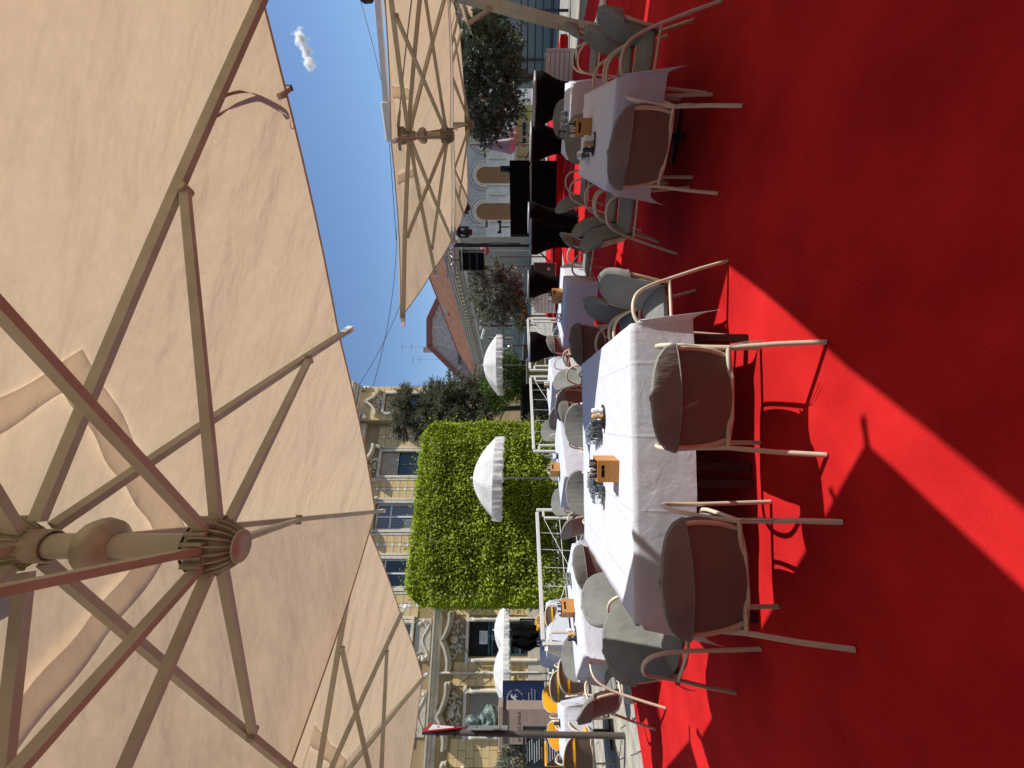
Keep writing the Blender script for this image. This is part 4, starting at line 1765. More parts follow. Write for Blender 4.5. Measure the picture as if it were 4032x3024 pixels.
def tablecloth(label, corners, drop, seed, z=.738, group='white tablecloths', corner_flare=.13, name='tablecloth'):
    """corners: near-left, near-right, far-right, far-left in plan"""
    P = [Vector((p[0], p[1], 0)) for p in corners]
    c = sum(P, Vector()) / 4
    ex = ((P[1] - P[0]) + (P[2] - P[3])) / 2
    w = ex.length
    ang = math.atan2(ex.y, ex.x)
    Rm = Matrix.Rotation(-ang, 3, 'Z')
    Q = [Rm @ (p - c) for p in P]
    t = MB()
    r = random.Random(seed)
    ph = [r.uniform(0, 6.28) for _ in range(12)]
    l = ((P[3] - P[0]).length + (P[2] - P[1]).length) / 2
    nx, ny, nd = max(14, int(w / .05)), max(14, int(l / .05)), 10

    def rip(s, k):
        return .55 * math.sin(s * 7.3 + ph[k]) + .3 * math.sin(s * 15.1 + ph[k + 4]) + .15 * math.sin(s * 29 + ph[k + 7])

    def pos(i, j):
        # cloth parameter: i in [-nd, nx+nd], j likewise
        u = min(max(i, 0), nx) / nx
        v = min(max(j, 0), ny) / ny
        base = Q[0].lerp(Q[1], u).lerp(Q[3].lerp(Q[2], u), v)
        du = (-i if i < 0 else (i - nx if i > nx else 0)) / nd * drop
        dv = (-j if j < 0 else (j - ny if j > ny else 0)) / nd * drop
        sx = -1 if i < 0 else 1
        sy = -1 if j < 0 else 1
        k = 0 if j < 0 else (1 if j > ny else (2 if i < 0 else 3))
        if du == 0 and dv == 0:
            return Vector((base.x, base.y, z + .0015 * math.sin(i * .9 + ph[0]) * math.sin(j * .8 + ph[1])))
        if du == 0 or dv == 0:
            d_ = du + dv
            f_ = d_ / drop
            outv = Vector((sx, 0, 0)) if du > 0 else Vector((0, sy, 0))
            s = base.x if dv > 0 else base.y
            o_ = .010 * min(1, f_ * 3) + (.006 + .020 * f_) * (rip(s, k) * .5 + .5) * f_ + .012 * f_
            return base + outv * o_ + Vector((0, 0, z - d_ + .004 * f_ * rip(s * .6, k)))
        rr = math.hypot(du, dv)
        th = math.atan2(dv, du)
        fl = corner_flare * math.sin(2 * th) ** 1.4
        dg = Vector((sx, sy, 0)).normalized()
        # roll the fold a little to one side
        sd_ = Vector((-sy, sx, 0)).normalized() * (.05 * math.sin(2 * th) * rr * (1 if (k % 2) else -1))
        f_ = rr / drop
        keep = .010 + .018 * f_
        off = dg * (fl * rr + keep) + sd_ + Vector((sx * .012 * math.cos(th), sy * .012 * math.sin(th), 0))
        zz = z - math.sqrt(max(0, rr * rr - (fl * rr) ** 2))
        return base + off + Vector((0, 0, zz))
    NX, NY = nx + 2 * nd, ny + 2 * nd
    vs_ = [pos(i - nd, j - nd) for j in range(NY + 1) for i in range(NX + 1)]
    fs = [(j * (NX + 1) + i, j * (NX + 1) + i + 1, (j + 1) * (NX + 1) + i + 1, (j + 1) * (NX + 1) + i) for j in range(NY) for i in range(NX)]
    t.add(vs_, fs, True)
    o = t.build(name, M['tcloth'], None, fix=False)
    o.location = (c.x, c.y, 0)
    o.rotation_euler = (0, 0, ang)
    tag(o, label, 'tablecloth', group)
    return o


def rect(corner, a, b):
    """near corner with edge vectors a (right) and b (left/far)"""
    c = Vector((corner[0], corner[1], 0))
    a, b = Vector((a[0], a[1], 0)), Vector((b[0], b[1], 0))
    return [c, c + a, c + a + b, c + b]


def cr(P):
    c = sum(P, Vector()) / 4
    return c


# big table in front: two tables pushed together under one cloth
NL, NR, FR, FL = Vector((-1.41, 2.535, 0)), Vector((.368, 2.634, 0)), Vector((.20, 4.47, 0)), Vector((-1.565, 4.30, 0))
ex = (NR - NL).normalized()
mid_n, mid_f = (NL + NR) / 2, (FL + FR) / 2
for (a, b, c, d, lab) in ((NL, mid_n, mid_f, FL, 'left one of the two black legged tables under the big white cloth'),
                          (mid_n, NR, FR, mid_f, 'right one of the two black legged tables under the big white cloth')):
    cc = (a + b + c + d) / 4
    table('dining_table', lab, cc, ex, .862, 1.77, .733, group='black legged dining tables')
tablecloth('large white cloth over the two joined tables in front', [NL, NR, FR, FL], .365, 3)

T2 = [Vector((1.47, 3.30, 0)), Vector((2.10, 2.96, 0)), Vector((2.88, 4.30, 0)), Vector((2.26, 4.68, 0))]
T3 = [Vector((2.95, 5.69, 0)), Vector((3.62, 5.20, 0)), Vector((4.08, 5.86, 0)), Vector((3.40, 6.36, 0))]
T4 = rect((1.31, 5.74), (.45, .73), (-.77, .48))
T5 = rect((.05, 7.80), (.43, .68), (-.70, .46))
T6 = rect((-1.27, 5.92), (.82, .88), (-.56, .50))
TL = rect((-2.72, 4.32), (.80, .88), (-.62, .56))
TY1 = rect((-4.68, 6.25), (-.42, .66), (-.52, -.36))
TY2 = rect((-5.05, 8.55), (.42, .62), (-.70, .50))
TY3 = rect((-6.4, 10.4), (.42, .62), (-.70, .50))
for P, lab, lab2, dr, sd in (
    (T2, 'table under the white cloth in the shade at the right', 'white cloth in the shade with pointed corner falls, nearest on the right', .33, 5),
    (T3, 'table under the second shaded white cloth at the right', 'smaller white cloth in the shade behind the right hand one', .40, 6),
    (T4, 'table under the white cloth in front of the flight case', 'white cloth half in blue shade in front of the flight case', .42, 7),
    (T5, 'table under the farthest white cloth by the olive tarp', 'farthest white cloth, pinkish front, before the olive tarp', .40, 8),
    (T6, 'table under the white cloth before the clipped green tree', 'white cloth before the clipped green tree, cutlery box on it', .40, 9),
    (TL, 'table under the left white cloth at the carpet edge', 'white cloth at the carpet edge on the left, cutlery box on it', .42, 10),
    (TY1, 'table under the white cloth right of the sign post', 'white cloth on the paving right of the sign post', .42, 12),
    (TY2, 'table under the white cloth behind the railing end', 'white cloth seen through the end of the railing on the left', .42, 13),
    (TY3, 'table under the white cloth near the blue banner', 'small bright cloth near the blue banner with glasses on it', .40, 14),
):
    c = cr(P)
    e_ = (P[1] - P[0])
    w_, l_ = e_.length, (P[3] - P[0]).length
    table('dining_table', lab, c, e_, w_ - .03, l_ - .03, .733, pedestal=True, group='black legged dining tables')
    # keep corner order counter-clockwise for the cloth
    n_ = (P[1] - P[0]).cross(P[3] - P[0]).z
    PP = P if n_ > 0 else [P[1], P[0], P[3], P[2]]
    tablecloth(lab2, PP, dr, sd)
ZT = .7395


# ================================================================== THINGS ON THE TABLES
def cutlery_box(x, y, rz, label, s=1.0):
    t = thing('cutlery_box', label, 'cutlery box', (x, y, ZT), rz, 'bamboo cutlery boxes on the tables')
    w, d, h = .148 * s, .16 * s, .145 * s
    b = MB()
    b.box((0, 0, .005), (w - .002, d - .002, .01))
    for sg in (-1, 1):
        b.box((sg * (w / 2 - .005), 0, h / 2), (.01, d - .021, h))
    b.build('side_panel', M['bamboo'], t)
    for sg in (-1, 1):
        # front and back boards with the long hand slot
        ph_ = []
        f = MB()
        zc, sw_, sh_ = h * .74, .042, .0115
        yy = sg * (d / 2 - .005)
        y0, y1 = yy - .005, yy + .005
        f.box((0, yy, (zc - sh_) / 2), (w, .01, zc - sh_))
        f.box((0, yy, (zc + sh_ + h) / 2), (w, .01, h - zc - sh_))
        for k in (-1, 1):
            f.box((k * (w / 2 + sw_) / 2, yy, zc), (w / 2 - sw_, .01, sh_ * 2))
        f.build('board', M['bamboo'], t)
    dv = MB()
    dv.box((0, 0, h * .55), (w - .025, .006, h * .9))
    dv.box((0, d * .22, h * .52), (w - .03, .05, h * .92))
    dv.build('inner_tray', M['blackcap'], t)
    r = random.Random(int((x + 7) * 1000))
    for k in range(9):
        px = -.058 + .0145 * k
        py = r.uniform(-.055, .055)
        tip = Vector((px + r.uniform(-.02, .02), py + r.uniform(-.02, .02), h + r.uniform(.018, .05)))
        c_ = MB()
        c_.tube([(px * .9, py * .8, .02), tip.lerp(Vector((px * .9, py * .8, .02)), .3), tip], [.004, .0065, .0075], 6)
        c_.build('knife_handle' if k % 2 else 'fork', M['blackcap'] if k % 2 else M['steel'], t)
        if k % 3 == 0:
            n_ = MB()
            n_.box((px, py + .01, h + .012), (.035, .004, .05), Matrix.Rotation(r.uniform(-.3, .3), 3, 'Y'))
            n_.build('paper_napkin', M['paper'], t)
    return t


def lathe_obj(name, prof, mat, parent, loc=(0, 0, 0), n=20):
    m = MB()
    m.lathe(prof, n, loc)
    return m.build(name, mat, parent)


def mills(x, y, rz, label):
    tr = thing('condiment_tray', 'black oval condiment tray ' + label, 'tray', (x, y, ZT), rz, 'oval condiment trays')
    m = MB()
    m.lathe([(.001, .003), (.085, .003), (.095, .012), (.098, .012), (.09, .0), (.001, 0)], 24, (0, 0, 0), None, True, 1.0, .55)
    m.build('dish', M['blackcap'], tr)
    prof = [(.001, 0), (.026, 0), (.027, .012), (.018, .03), (.017, .045), (.024, .058), (.022, .066), (.019, .068), (.022, .076), (.020, .088), (.008, .094), (.001, .095)]
    for k, (dx, mat, nm) in enumerate(((-.045, M['blackcap'], 'black turned'), (.0, M['ltwood'], 'light wooden'), (.045, M['ceramic'], 'white'))):
        c, s_ = math.cos(rz), math.sin(rz)
        o = thing('pepper_mill', nm + ' mill standing on the tray ' + label, 'mill', (x + dx * c, y + dx * s_, ZT + .0045), 0, 'salt and pepper mills')
        lathe_obj('body', prof[:7], mat, o)
        lathe_obj('cap', prof[6:], mat, o)


GPROF = [(.034, 0), (.036, .004), (.0385, .05), (.036, .075), (.030, .088), (.001, .090), (.001, .084), (.027, .083), (.033, .073), (.0355, .05), (.033, .004), (.034, 0)]


def glass(x, y, label, z=ZT, sc=1.0):
    m = MB()
    m.lathe([(r_ * sc, h_ * sc) for r_, h_ in GPROF], 18)
    o = m.build('drinking_glass', M['glass'], None)
    o.location = (x, y, z)
    tag(o, label, 'glass', 'upturned drinking glasses')
    return o


glass0 = glass(-9, 30, 'x')
gfirst = [True]


def glasses(cx, cy, ang, nx, ny, where):
    c, s_ = math.cos(ang), math.sin(ang)
    for j in range(ny):
        for i in range(nx):
            dx, dy = (i - (nx - 1) / 2) * .079, (j - (ny - 1) / 2) * .082
            x, y = cx + dx * c - dy * s_ + random.uniform(-.003, .003), cy + dx * s_ + dy * c
            o = glass0 if gfirst[0] else glass0.copy()
            if not gfirst[0]:
                COL.objects.link(o)
            gfirst[0] = False
            o.location = (x, y, ZT)
            row = ['front', 'second', 'third', 'fourth'][j]
            col = ['left', 'right', 'far right'][i] if nx > 1 else 'only'
            tag(o, 'upturned glass, %s in %s row %s' % (col, row, where), 'glass', 'upturned drinking glasses')


cutlery_box(-.585, 2.99, R(-3), 'bamboo cutlery box with oval slot in the middle of the big table')
mills(-.255, 3.38, R(12), 'on the big table')
glasses(-.405, 3.60, R(18), 2, 4, 'of the group right of the cutlery box')
glasses(-.835, 3.50, R(-14), 2, 4, 'of the group left of the cutlery box')
cutlery_box(2.36, 3.98, R(-28), 'bamboo cutlery box with napkins on the shaded right table')
mills(2.10, 3.78, R(-30), 'on the shaded right table')
glasses(2.18, 4.12, R(-28), 1, 3, 'on the shaded right table')
cutlery_box(1.28, 6.28, R(30), 'cutlery box with forks on the table by the flight case')
glasses(.95, 6.2, R(30), 1, 2, 'on the table by the flight case')
cutlery_box(-1.30, 6.55, R(45), 'orange lit cutlery box on the table before the clipped tree')
cutlery_box(-2.62, 5.05, R(48), 'cutlery box with white tray on the left table')
mills(-2.82, 4.86, R(50), 'on the left table')
glasses(-2.38, 5.28, R(48), 2, 1, 'beside the cutlery box on the left table')
mills(-.02, 8.35, R(20), 'on the farthest table')
cutlery_box(-5.0, 9.1, R(40), 'cutlery box on the table behind the railing end')
glasses(-5.35, 9.2, R(40), 2, 1, 'on the table behind the railing end')
glasses(-6.5, 10.9, R(40), 2, 1, 'on the small table near the blue banner')
mills(-5.1, 6.5, R(120), 'on the table right of the sign post')
# carafe on the table before the tree
cf = thing('carafe', 'clear glass carafe beside the orange lit cutlery box', 'carafe', (-1.12, 6.72, ZT), 0)
lathe_obj('flask', [(.001, 0), (.048, 0), (.05, .02), (.05, .11), (.03, .15), (.022, .17), (.022, .21), (.026, .225), (.022, .225), (.018, .21), (.018, .17), (.026, .148), (.046, .108), (.046, .02), (.001, .006)], M['glass'], cf)
# standing card and glasses on the second right table
sc_ = thing('table_card', 'small black card with a white spiral on the second right table', 'card', (3.30, 5.72, ZT), R(-38))
m = MB()
m.box((0, 0, .055), (.11, .006, .11), Matrix.Rotation(-.15, 3, 'X'))
m.build('card', M['blackcap'], sc_)
m = MB()
sp = []
for i in range(60):
    a = i * .42
    sp.append((.0008 * a * 2 * math.cos(a), -.0065 + .15 * (.055 + .0008 * a * 2 * math.sin(a) - .055), .055 + .0008 * a * 2 * math.sin(a)))
m.tube(sp, .0016, 4)
m.build('spiral', M['paper'], sc_)
glasses(3.42, 5.62, R(-38), 3, 1, 'beside the black card on the second right table')


# ================================================================== RAILINGS
def railing(p0, p1, label, h=1.0, bars='x'):
    p0, p1 = Vector((p0[0], p0[1], 0)), Vector((p1[0], p1[1], 0))
    L = (p1 - p0).length
    t = thing('wire_railing', label, 'railing', p0, math.atan2(p1.y - p0.y, p1.x - p0.x), 'white railings at the carpet edge')
    m = MB()
    m.box((L / 2, 0, h), (L - .1, .05, .06), None, .004)
    m.build('top_rail', M['rail'], t)
    for s in (0, 1):
        xx = 0 if s == 0 else L
        m = MB()
        m.box((xx, 0, h / 2 - .02), (.05, .05, h + .06), None, .004)
        m.build('post', M['rail'], t)
        m = MB()
        dx = .16 if s == 0 else -.16
        m.box((xx + dx, 0, h / 2 - .06), (.042, .042, h - .12), None, .004)
        m.build('inner_post', M['rail'], t)
        m = MB()
        m.box((xx + dx / 2, 0, h - .11), (abs(dx) - .05, .04, .04))
        m.build('spacer', M['rail'], t)
        m = MB()
        m.box((xx, 0, .006), (.14, .14, .012))
        m.build('foot_plate', M['rail'], t)
    a, b = .18, L - .18
    lines = [((a, .10), (b, h - .12)), ((a, h - .12), (b, .10)), ((a, h * .33), (b, h * .33)), ((a, h * .6), (b, h * .6))]
    n = int(L / .35)
    for k in range(1, n):
        x = a + (b - a) * k / n
        lines.append(((x, .06), (x + .04, h - .03)))
    lines.append(((a, .06), (b, .06)))
    for (q0, q1) in lines:
        m = MB()
        m.tube([(q0[0], 0, q0[1]), (q1[0], 0, q1[1])], .006, 5)
        m.build('wire', M['rail'], t)
    return t


railing((-3.82, 6.35), (-2.32, 7.95), 'white wire railing on the left, before the clipped tree')
railing((-1.42, 9.10), (0.18, 10.85), 'white wire railing on the right, before the olive tarp')
railing((0.35, 11.0), (1.9, 12.6), 'farther white wire railing behind the small table')
# slanting white brace at the left end of the railing
m = MB()
m.bar((-3.86, 6.3, .96), (-4.35, 6.75, .45), .05, .05)
br = m.build('railing_brace', M['rail'])
tag(br, 'slanting white bar at the left end of the railing', 'bar')

# ================================================================== BLACK DRAPED STANDS
def draped(x, y, w, h, label, twist=.3):
    t = thing('cocktail_table', label, 'cocktail table', (x, y, 0), 0, 'black draped cocktail tables')
    m = MB()
    n = 32

    def fn(u, v):
        a = u * 2 * math.pi
        # hourglass stretched to four feet
        k = 4 * (v - .42) ** 2
        base = w / 2 * (.60 + .40 * min(1, k * (.9 if v < .42 else 1.25)))
        if v < .5:
            ft = (1 - v / .5) ** 1.5
            base *= 1 - .16 * ft * (.5 - .5 * math.cos(4 * (a + twist)))
        return (math.cos(a) * base, math.sin(a) * base, .012 + v * (h - .03) + (.05 * (1 - v / .25) * (.5 - .5 * math.cos(4 * (a + twist))) if v < .25 else 0))
    m.grid(fn, n, 16)
    m.build('stretch_cover', M['black_cloth'], t, fix=False)
    m = MB()
    m.lathe([(.001, h), (w / 2, h), (w / 2 + .008, h - .012), (w / 2, h - .03), (.001, h - .03)], 32)
    m.build('round_top', M['greymetal'], t)
    for k in range(4):
        a = k * math.pi / 2 - twist + math.pi / 4 * 0
        f = MB()
        f.lathe([(.001, 0), (.03, 0), (.032, .025), (.001, .026)], 10, (math.cos(a) * w * .46, math.sin(a) * w * .46, .0))
        f.build('foot', M['blackcap'], t)
    return t


draped(2.98, 8.75, .70, 1.1, 'black draped cocktail table in front of the loudspeakers')
draped(3.75, 9.75, .66, 1.1, 'black draped cocktail table just right behind its twin')
draped(2.30, 9.95, .62, 1.1, 'black draped cocktail table left of the flight case', .7)
draped(4.85, 8.65, .72, 1.1, 'black draped cocktail table between the stage box and the brown chair', .5)
draped(4.78, 7.25, .78, 1.1, 'black draped cocktail table behind the smaller shaded cloth', .1)
draped(.80, 9.35, .66, 1.1, 'black draped cocktail table by the olive tarp', .4)

# ================================================================== STAGE GEAR
bx = thing('stage_counter', 'long black draped counter on the red stage before the arched windows', 'counter', (5.50, 12.95, .18), math.atan2(-.25, 1))
m = MB()
m.box((0, 0, .36), (2.0, .8, .72), None, .01)
m.build('lower_drape', M['black_cloth'], bx)
m = MB()
m.grid(lambda u, v: (-1.0 + 2.0 * u, -.43 - .015 * math.sin(u * 60) * (1 - v), .74 + v * .58 + .03 * u), 60, 6)
m.grid(lambda u, v: (-1.0 + 2.0 * u, -.43 + .86 * v, 1.32 + .03 * u + .008 * math.sin(u * 23 + v * 9)), 40, 8)
m.grid(lambda u, v: (-1.0, -.43 + .86 * u, .74 + v * .58), 4, 4)
m.grid(lambda u, v: (1.0, -.43 + .86 * u, .74 + v * .61), 4, 4)
m.build('upper_drape', M['black_cloth'], bx, fix=False)
m = MB()
m.box((0, -.42, .73), (2.02, .03, .03))
m.build('metal_edge', M['greymetal'], bx)
m = MB()
m.box((.86, 0, 1.5), (.16, .2, .3), None, .02)
m.build('lamp_head', M['blackcap'], bx)
m = MB()
m.tube([(-.75, 0, 1.35), (-.75, 0, 1.62)], .02, 6)
m.box((-.75, 0, 1.64), (.34, .06, .06))
m.box((-.60, 0, 1.66), (.07, .08, .12))
m.box((-.90, 0, 1.66), (.07, .08, .12))
m.build('clip_lights', M['blackcap'], bx)

fc = thing('flight_case', 'black flight case with bright metal edges and round emblem', 'case', (3.36, 12.75, .18), R(-14))
m = MB()
m.box((0, 0, .32), (.40, .42, .60), None, .01)
m.build('body', simple('case_laminate', (0.035, 0.038, 0.038), .4), fc)
m = MB()
for sx in (-1, 1):
    for sy in (-1, 1):
        m.box((sx * .2, sy * .21, .32), (.032, .032, .64))
    for z in (.015, .625):
        m.box((sx * .2, 0, z), (.032, .40, .032))
        m.box((0, sx * .21, z), (.38, .032, .032))
m.build('metal_edges', M['steel'], fc)
m = MB()
m.lathe([(.032, 0), (.045, .004), (.045, .0), (.032, 0)], 20, (.03, -.222, .22), Matrix.Rotation(R(90), 3, 'X'))
m.lathe([(.001, .003), (.018, .003), (.018, 0)], 16, (.03, -.222, .22), Matrix.Rotation(R(90), 3, 'X'))
m.build('round_emblem', M['ink'], fc)
m = MB()
m.box((0, 0, .70), (.3, .3, .11), None, .02)
m.tube(smoothpath([(-.14, -.1, .76), (-.05, -.14, .86), (.08, -.1, .84), (.14, -.05, .77)], 4), .014, 6)
m.tube(smoothpath([(-.2, 0, .5), (-.27, -.06, .7), (-.2, -.05, .85)], 4), .02, 6)
m.build('cables_on_top', M['blackcap'], fc)

# truss bridge with moving lights and a hung loudspeaker array
dT = 14.2
tr = thing('truss_bridge', 'aluminium lighting truss on a slim dark tower', 'truss', (4.55, dT, 0), R(-14))
for k, (y, z) in enumerate(((-.13, 3.36), (.13, 3.36), (0, 3.62))):
    m = MB()
    m.tube([(-1.05, y, z), (4.6, y, z)], .024, 6)
    m.build('chord', M['steel'], tr)
for k in range(22):
    x = -1.05 + k * .256
    m = MB()
    m.tube([(x, -.13, 3.36), (x + .128, 0, 3.62), (x + .256, -.13, 3.36)], .011, 5)
    m.tube([(x, .13, 3.36), (x + .128, 0, 3.62), (x + .256, .13, 3.36)], .011, 5)
    m.build('diagonal', M['steel'], tr)
m = MB()
m.tube([(0, 0, 0.18), (0, 0, 3.4)], .05, 8)
m.tube(smoothpath([(.06, 0, 1.2), (.08, -.03, 2.0), (.05, 0, 2.6), (.07, 0, 3.3)], 4), .018, 5)
m.build('tower', M['blackmetal'], tr)
m = MB()
for a in range(3):
    m.tube([(0, 0, .75), (.62 * math.cos(a * 2.09 + .4), .62 * math.sin(a * 2.09 + .4), .2)], .025, 6)
m.build('tripod', M['blackmetal'], tr)


def moving_light(x, label, tilt):
    t = thing('moving_light', label, 'stage light', (4.55 + x * .97, dT - x * .24, 3.33), R(-14), 'moving stage lights under the truss')
    m_ = MB()
    m_.box((0, 0, -.10), (.26, .24, .14), None, .02)
    m_.build('base', M['blackcap'], t)
    m_ = MB()
    for s in (-1, 1):
        m_.box((s * .15, 0, -.30), (.05, .12, .34), None, .015)
    m_.box((0, 0, -.18), (.34, .14, .05))
    m_.build('yoke', M['blackcap'], t)
    m_ = MB()
    m_.lathe([(.001, .16), (.08, .16), (.11, .08), (.12, -.05), (.105, -.16), (.001, -.16)], 14, (0, 0, -.38), Matrix.Rotation(tilt, 3, 'X'))
    hd_ = m_.build('head', M['blackcap'], t)
    m_ = MB()
    m_.lathe([(.001, 0), (.085, -.004), (.09, -.01)], 14, tuple(Vector((0, 0, -.38)) + Matrix.Rotation(tilt, 3, 'X') @ Vector((0, 0, -.165))), Matrix.Rotation(tilt, 3, 'X'))
    m_.build('lens', M['wglass'], hd_)


moving_light(.42, 'moving stage light beside the truss tower', .5)
moving_light(1.15, 'moving stage light farther right under the umbrella edge', -1.1)
ar = thing('speaker_array', 'hanging stack of three black loudspeakers below the truss end', 'loudspeaker', (3.95, 13.75, 0), R(-30))
for k in range(3):
    z = 3.02 - k * .235
    m = MB()
    m.prism([(-.30, z), (.30, z), (.27, z - .22), (-.27, z - .22)], -.2, .2)
    m.xform(Matrix.Translation((0, -.01 * k, 0)))
    c_ = m.build('cabinet', M['blackcap'], ar)
    m = MB()
    m.grid(lambda u, v: (-.26 + .52 * u, -.205 - .01 * k, z - .02 - .18 * v), 2, 2)
    m.build('grille', M['black_cloth'], c_, fix=False)
    m = MB()
    m.tube([(-.292, -.15, z - .11), (-.292, .15, z - .11)], .012, 6)
    m.build('handle', M['steel'], c_)
m = MB()
for s in (-1, 1):
    m.bar((s * .30, 0, 3.05), (s * .30, 0, 2.3), .02, .02)
m.box((0, 0, 3.10), (.64, .3, .04))
m.tube([(0, 0, 3.1), (0, 0, 3.36)], .018, 6)
m.build('rigging_frame', M['blackmetal'], ar)

# no entry sign in the street
ne = thing('no_entry_sign', 'round red no entry sign with white bar on a post', 'road sign', (6.17 * 1.05, 21.0, 0), R(-16))
m = MB()
m.tube([(0, .04, 0), (0, .04, 3.0)], .03, 8)
m.build('post', M['greymetal'], ne)
m = MB()
m.lathe([(.001, .012), (.22, .012), (.222, 0), (.001, 0)], 28, (0, -.005, 2.78), Matrix.Rotation(R(90), 3, 'X'))
d_ = m.build('disc', M['signred'], ne)
m = MB()
m.box((0, -.022, 2.78), (.31, .006, .075))
m.build('white_bar', M['white'], d_)

# slim street lamp
sl_ = thing('street_lamp', 'slim black street lamp with small white head by the grey house', 'street lamp', (3.55, 26, 0), 0)
m = MB()
m.tube([(0, 0, 0), (0, 0, 3.4)], .045, 8)
m.build('pole', M['blackmetal'], sl_)
m = MB()
m.tube([(0, 0, 3.35), (-.25, 0, 3.38)], .03, 6)
m.box((-.55, 0, 3.22), (.65, .2, .12), Matrix.Rotation(.25, 3, 'Y'), .03)
m.build('lamp_head', M['white'], sl_)

# timber bollard-like poles near the stage
for (px, py, d, hh, lab) in ((2046, 1011, 17.0, 1.95, 'thin dark pole right of the olive tree'), (2048, 1048, 18.0, 1.5, 'grey pole close to the olive tree trunk')):
    b = AT(px, py, d)
    t = thing('slim_pole', lab, 'pole', (b.x, b.y, 0), 0, 'slim poles by the stage')
    m = MB()
    m.tube([(0, 0, 0), (0, 0, hh)], .03, 8)
    m.build('shaft', M['post'], t)
    m = MB()
    m.lathe([(.001, 0), (.14, 0), (.12, .03), (.03, .04)], 12)
    m.build('base', M['post'], t)

# wall bracket sign shadows need a small street sign on the white wall
ss = thing('street_sign', 'small blue street name plate on a white bracket by the white wall', 'street sign', (11.9, 32.2, 0), 0)
m = MB()
m.tube([(-.3, 0, 4.25), (-.3, .55, 4.25)], .03, 6)
m.tube([(.3, 0, 3.2), (.3, .6, 3.2)], .03, 6)
m.box((-.05, -.02, 3.75), (.03, .03, 1.3))
m.build('bracket', M['white'], ss)
m = MB()
m.box((.02, -.05, 3.35), (.55, .02, .16))
m.build('plate', M['bluerail'], ss)

# rolled tube on the carpet
rt = thing('cardboard_tube', 'short copper coloured tube lying on the sunlit carpet', 'tube', (3.75, 8.0, .045), R(70))
m = MB()
m.lathe([(.045, -.16), (.045, .16), (.036, .16), (.036, -.16), (.045, -.16)], 18, (0, 0, 0), Matrix.Rotation(R(90), 3, 'Y'))
m.build('tube_wall', M['ltwood'], rt)


# ================================================================== PLANTERS AND PLANTS
def planter(x, y, rz, w, d, h, label, z=0):
    t = thing('slatted_planter', label, 'planter', (x, y, z), rz, 'white slatted planters')
    n = 6
    b = MB()
    b.box((0, 0, (h - n * .004) / n / 2 - .002), (w, .02, h / n - .012), None, .003)
    me = b.mesh('slat', M['planter'])
    b = MB()
    b.box((0, 0, (h - n * .004) / n / 2 - .002), (.02, d - .045, h / n - .012), None, .003)
    me2 = b.mesh('slat', M['planter'])
    for k in range(n):
        for s in (-1, 1):
            inst(me, 'slat', t, (0, s * (d / 2 - .01), .004 + k * h / n))
            inst(me2, 'slat', t, (s * (w / 2 - .012), 0, .004 + k * h / n))
    b = MB()
    b.box((0, 0, h / 2 - .03), (w - .05, d - .05, h - .07))
    b.build('liner', M['dark'], t)
    for sx in (-1, 1):
        for sy in (-1, 1):
            b = MB()
            b.box((sx * (w / 2 - .02), sy * (d / 2 + .003), h / 2), (.05, .02, h + .01))
            b.build('corner_post', M['planter'], t)
    return t


def leaf_mesh(name, P, D, S, mat, parent, wid=.42, curl=.15, nrm=None):
    """many single leaves: P base points, D directions, S lengths (numpy)"""
    n = len(P)
    D = D / np.linalg.norm(D, axis=1, keepdims=True)
    if nrm is None:
        rv = rng.normal(size=(n, 3))
    else:
        rv = np.cross(nrm + rng.normal(size=(n, 3)) * .42, D)
    A = rv - D * np.sum(rv * D, axis=1, keepdims=True)
    A /= np.linalg.norm(A, axis=1, keepdims=True) + 1e-9
    B = np.cross(D, A)
    s = S[:, None]
    v0 = P
    v1 = P + D * s * .5 + A * s * wid / 2 + B * s * curl * .4
    v2 = P + D * s - B * s * curl * .3
    v3 = P + D * s * .5 - A * s * wid / 2 + B * s * curl * .4
    V = np.stack([v0, v1, v2, v3], axis=1).reshape(-1, 3)
    me = bpy.data.meshes.new(name)
    me.vertices.add(n * 4)
    me.vertices.foreach_set('co', V.astype(np.float32).ravel())
    me.loops.add(n * 6)
    base = (np.arange(n) * 4)[:, None]
    li = (base + np.array([[0, 1, 2, 0, 2, 3]])).ravel()
    me.loops.foreach_set('vertex_index', li.astype(np.int32))
    me.polygons.add(n * 2)
    me.polygons.foreach_set('loop_start', (np.arange(n * 2) * 3).astype(np.int32))
    me.polygons.foreach_set('use_smooth', np.ones(n * 2, dtype=bool))
    me.materials.append(mat)
    me.update(calc_edges=True)
    o = bpy.data.objects.new(name, me)
    COL.objects.link(o)
    o.parent = parent
    return o


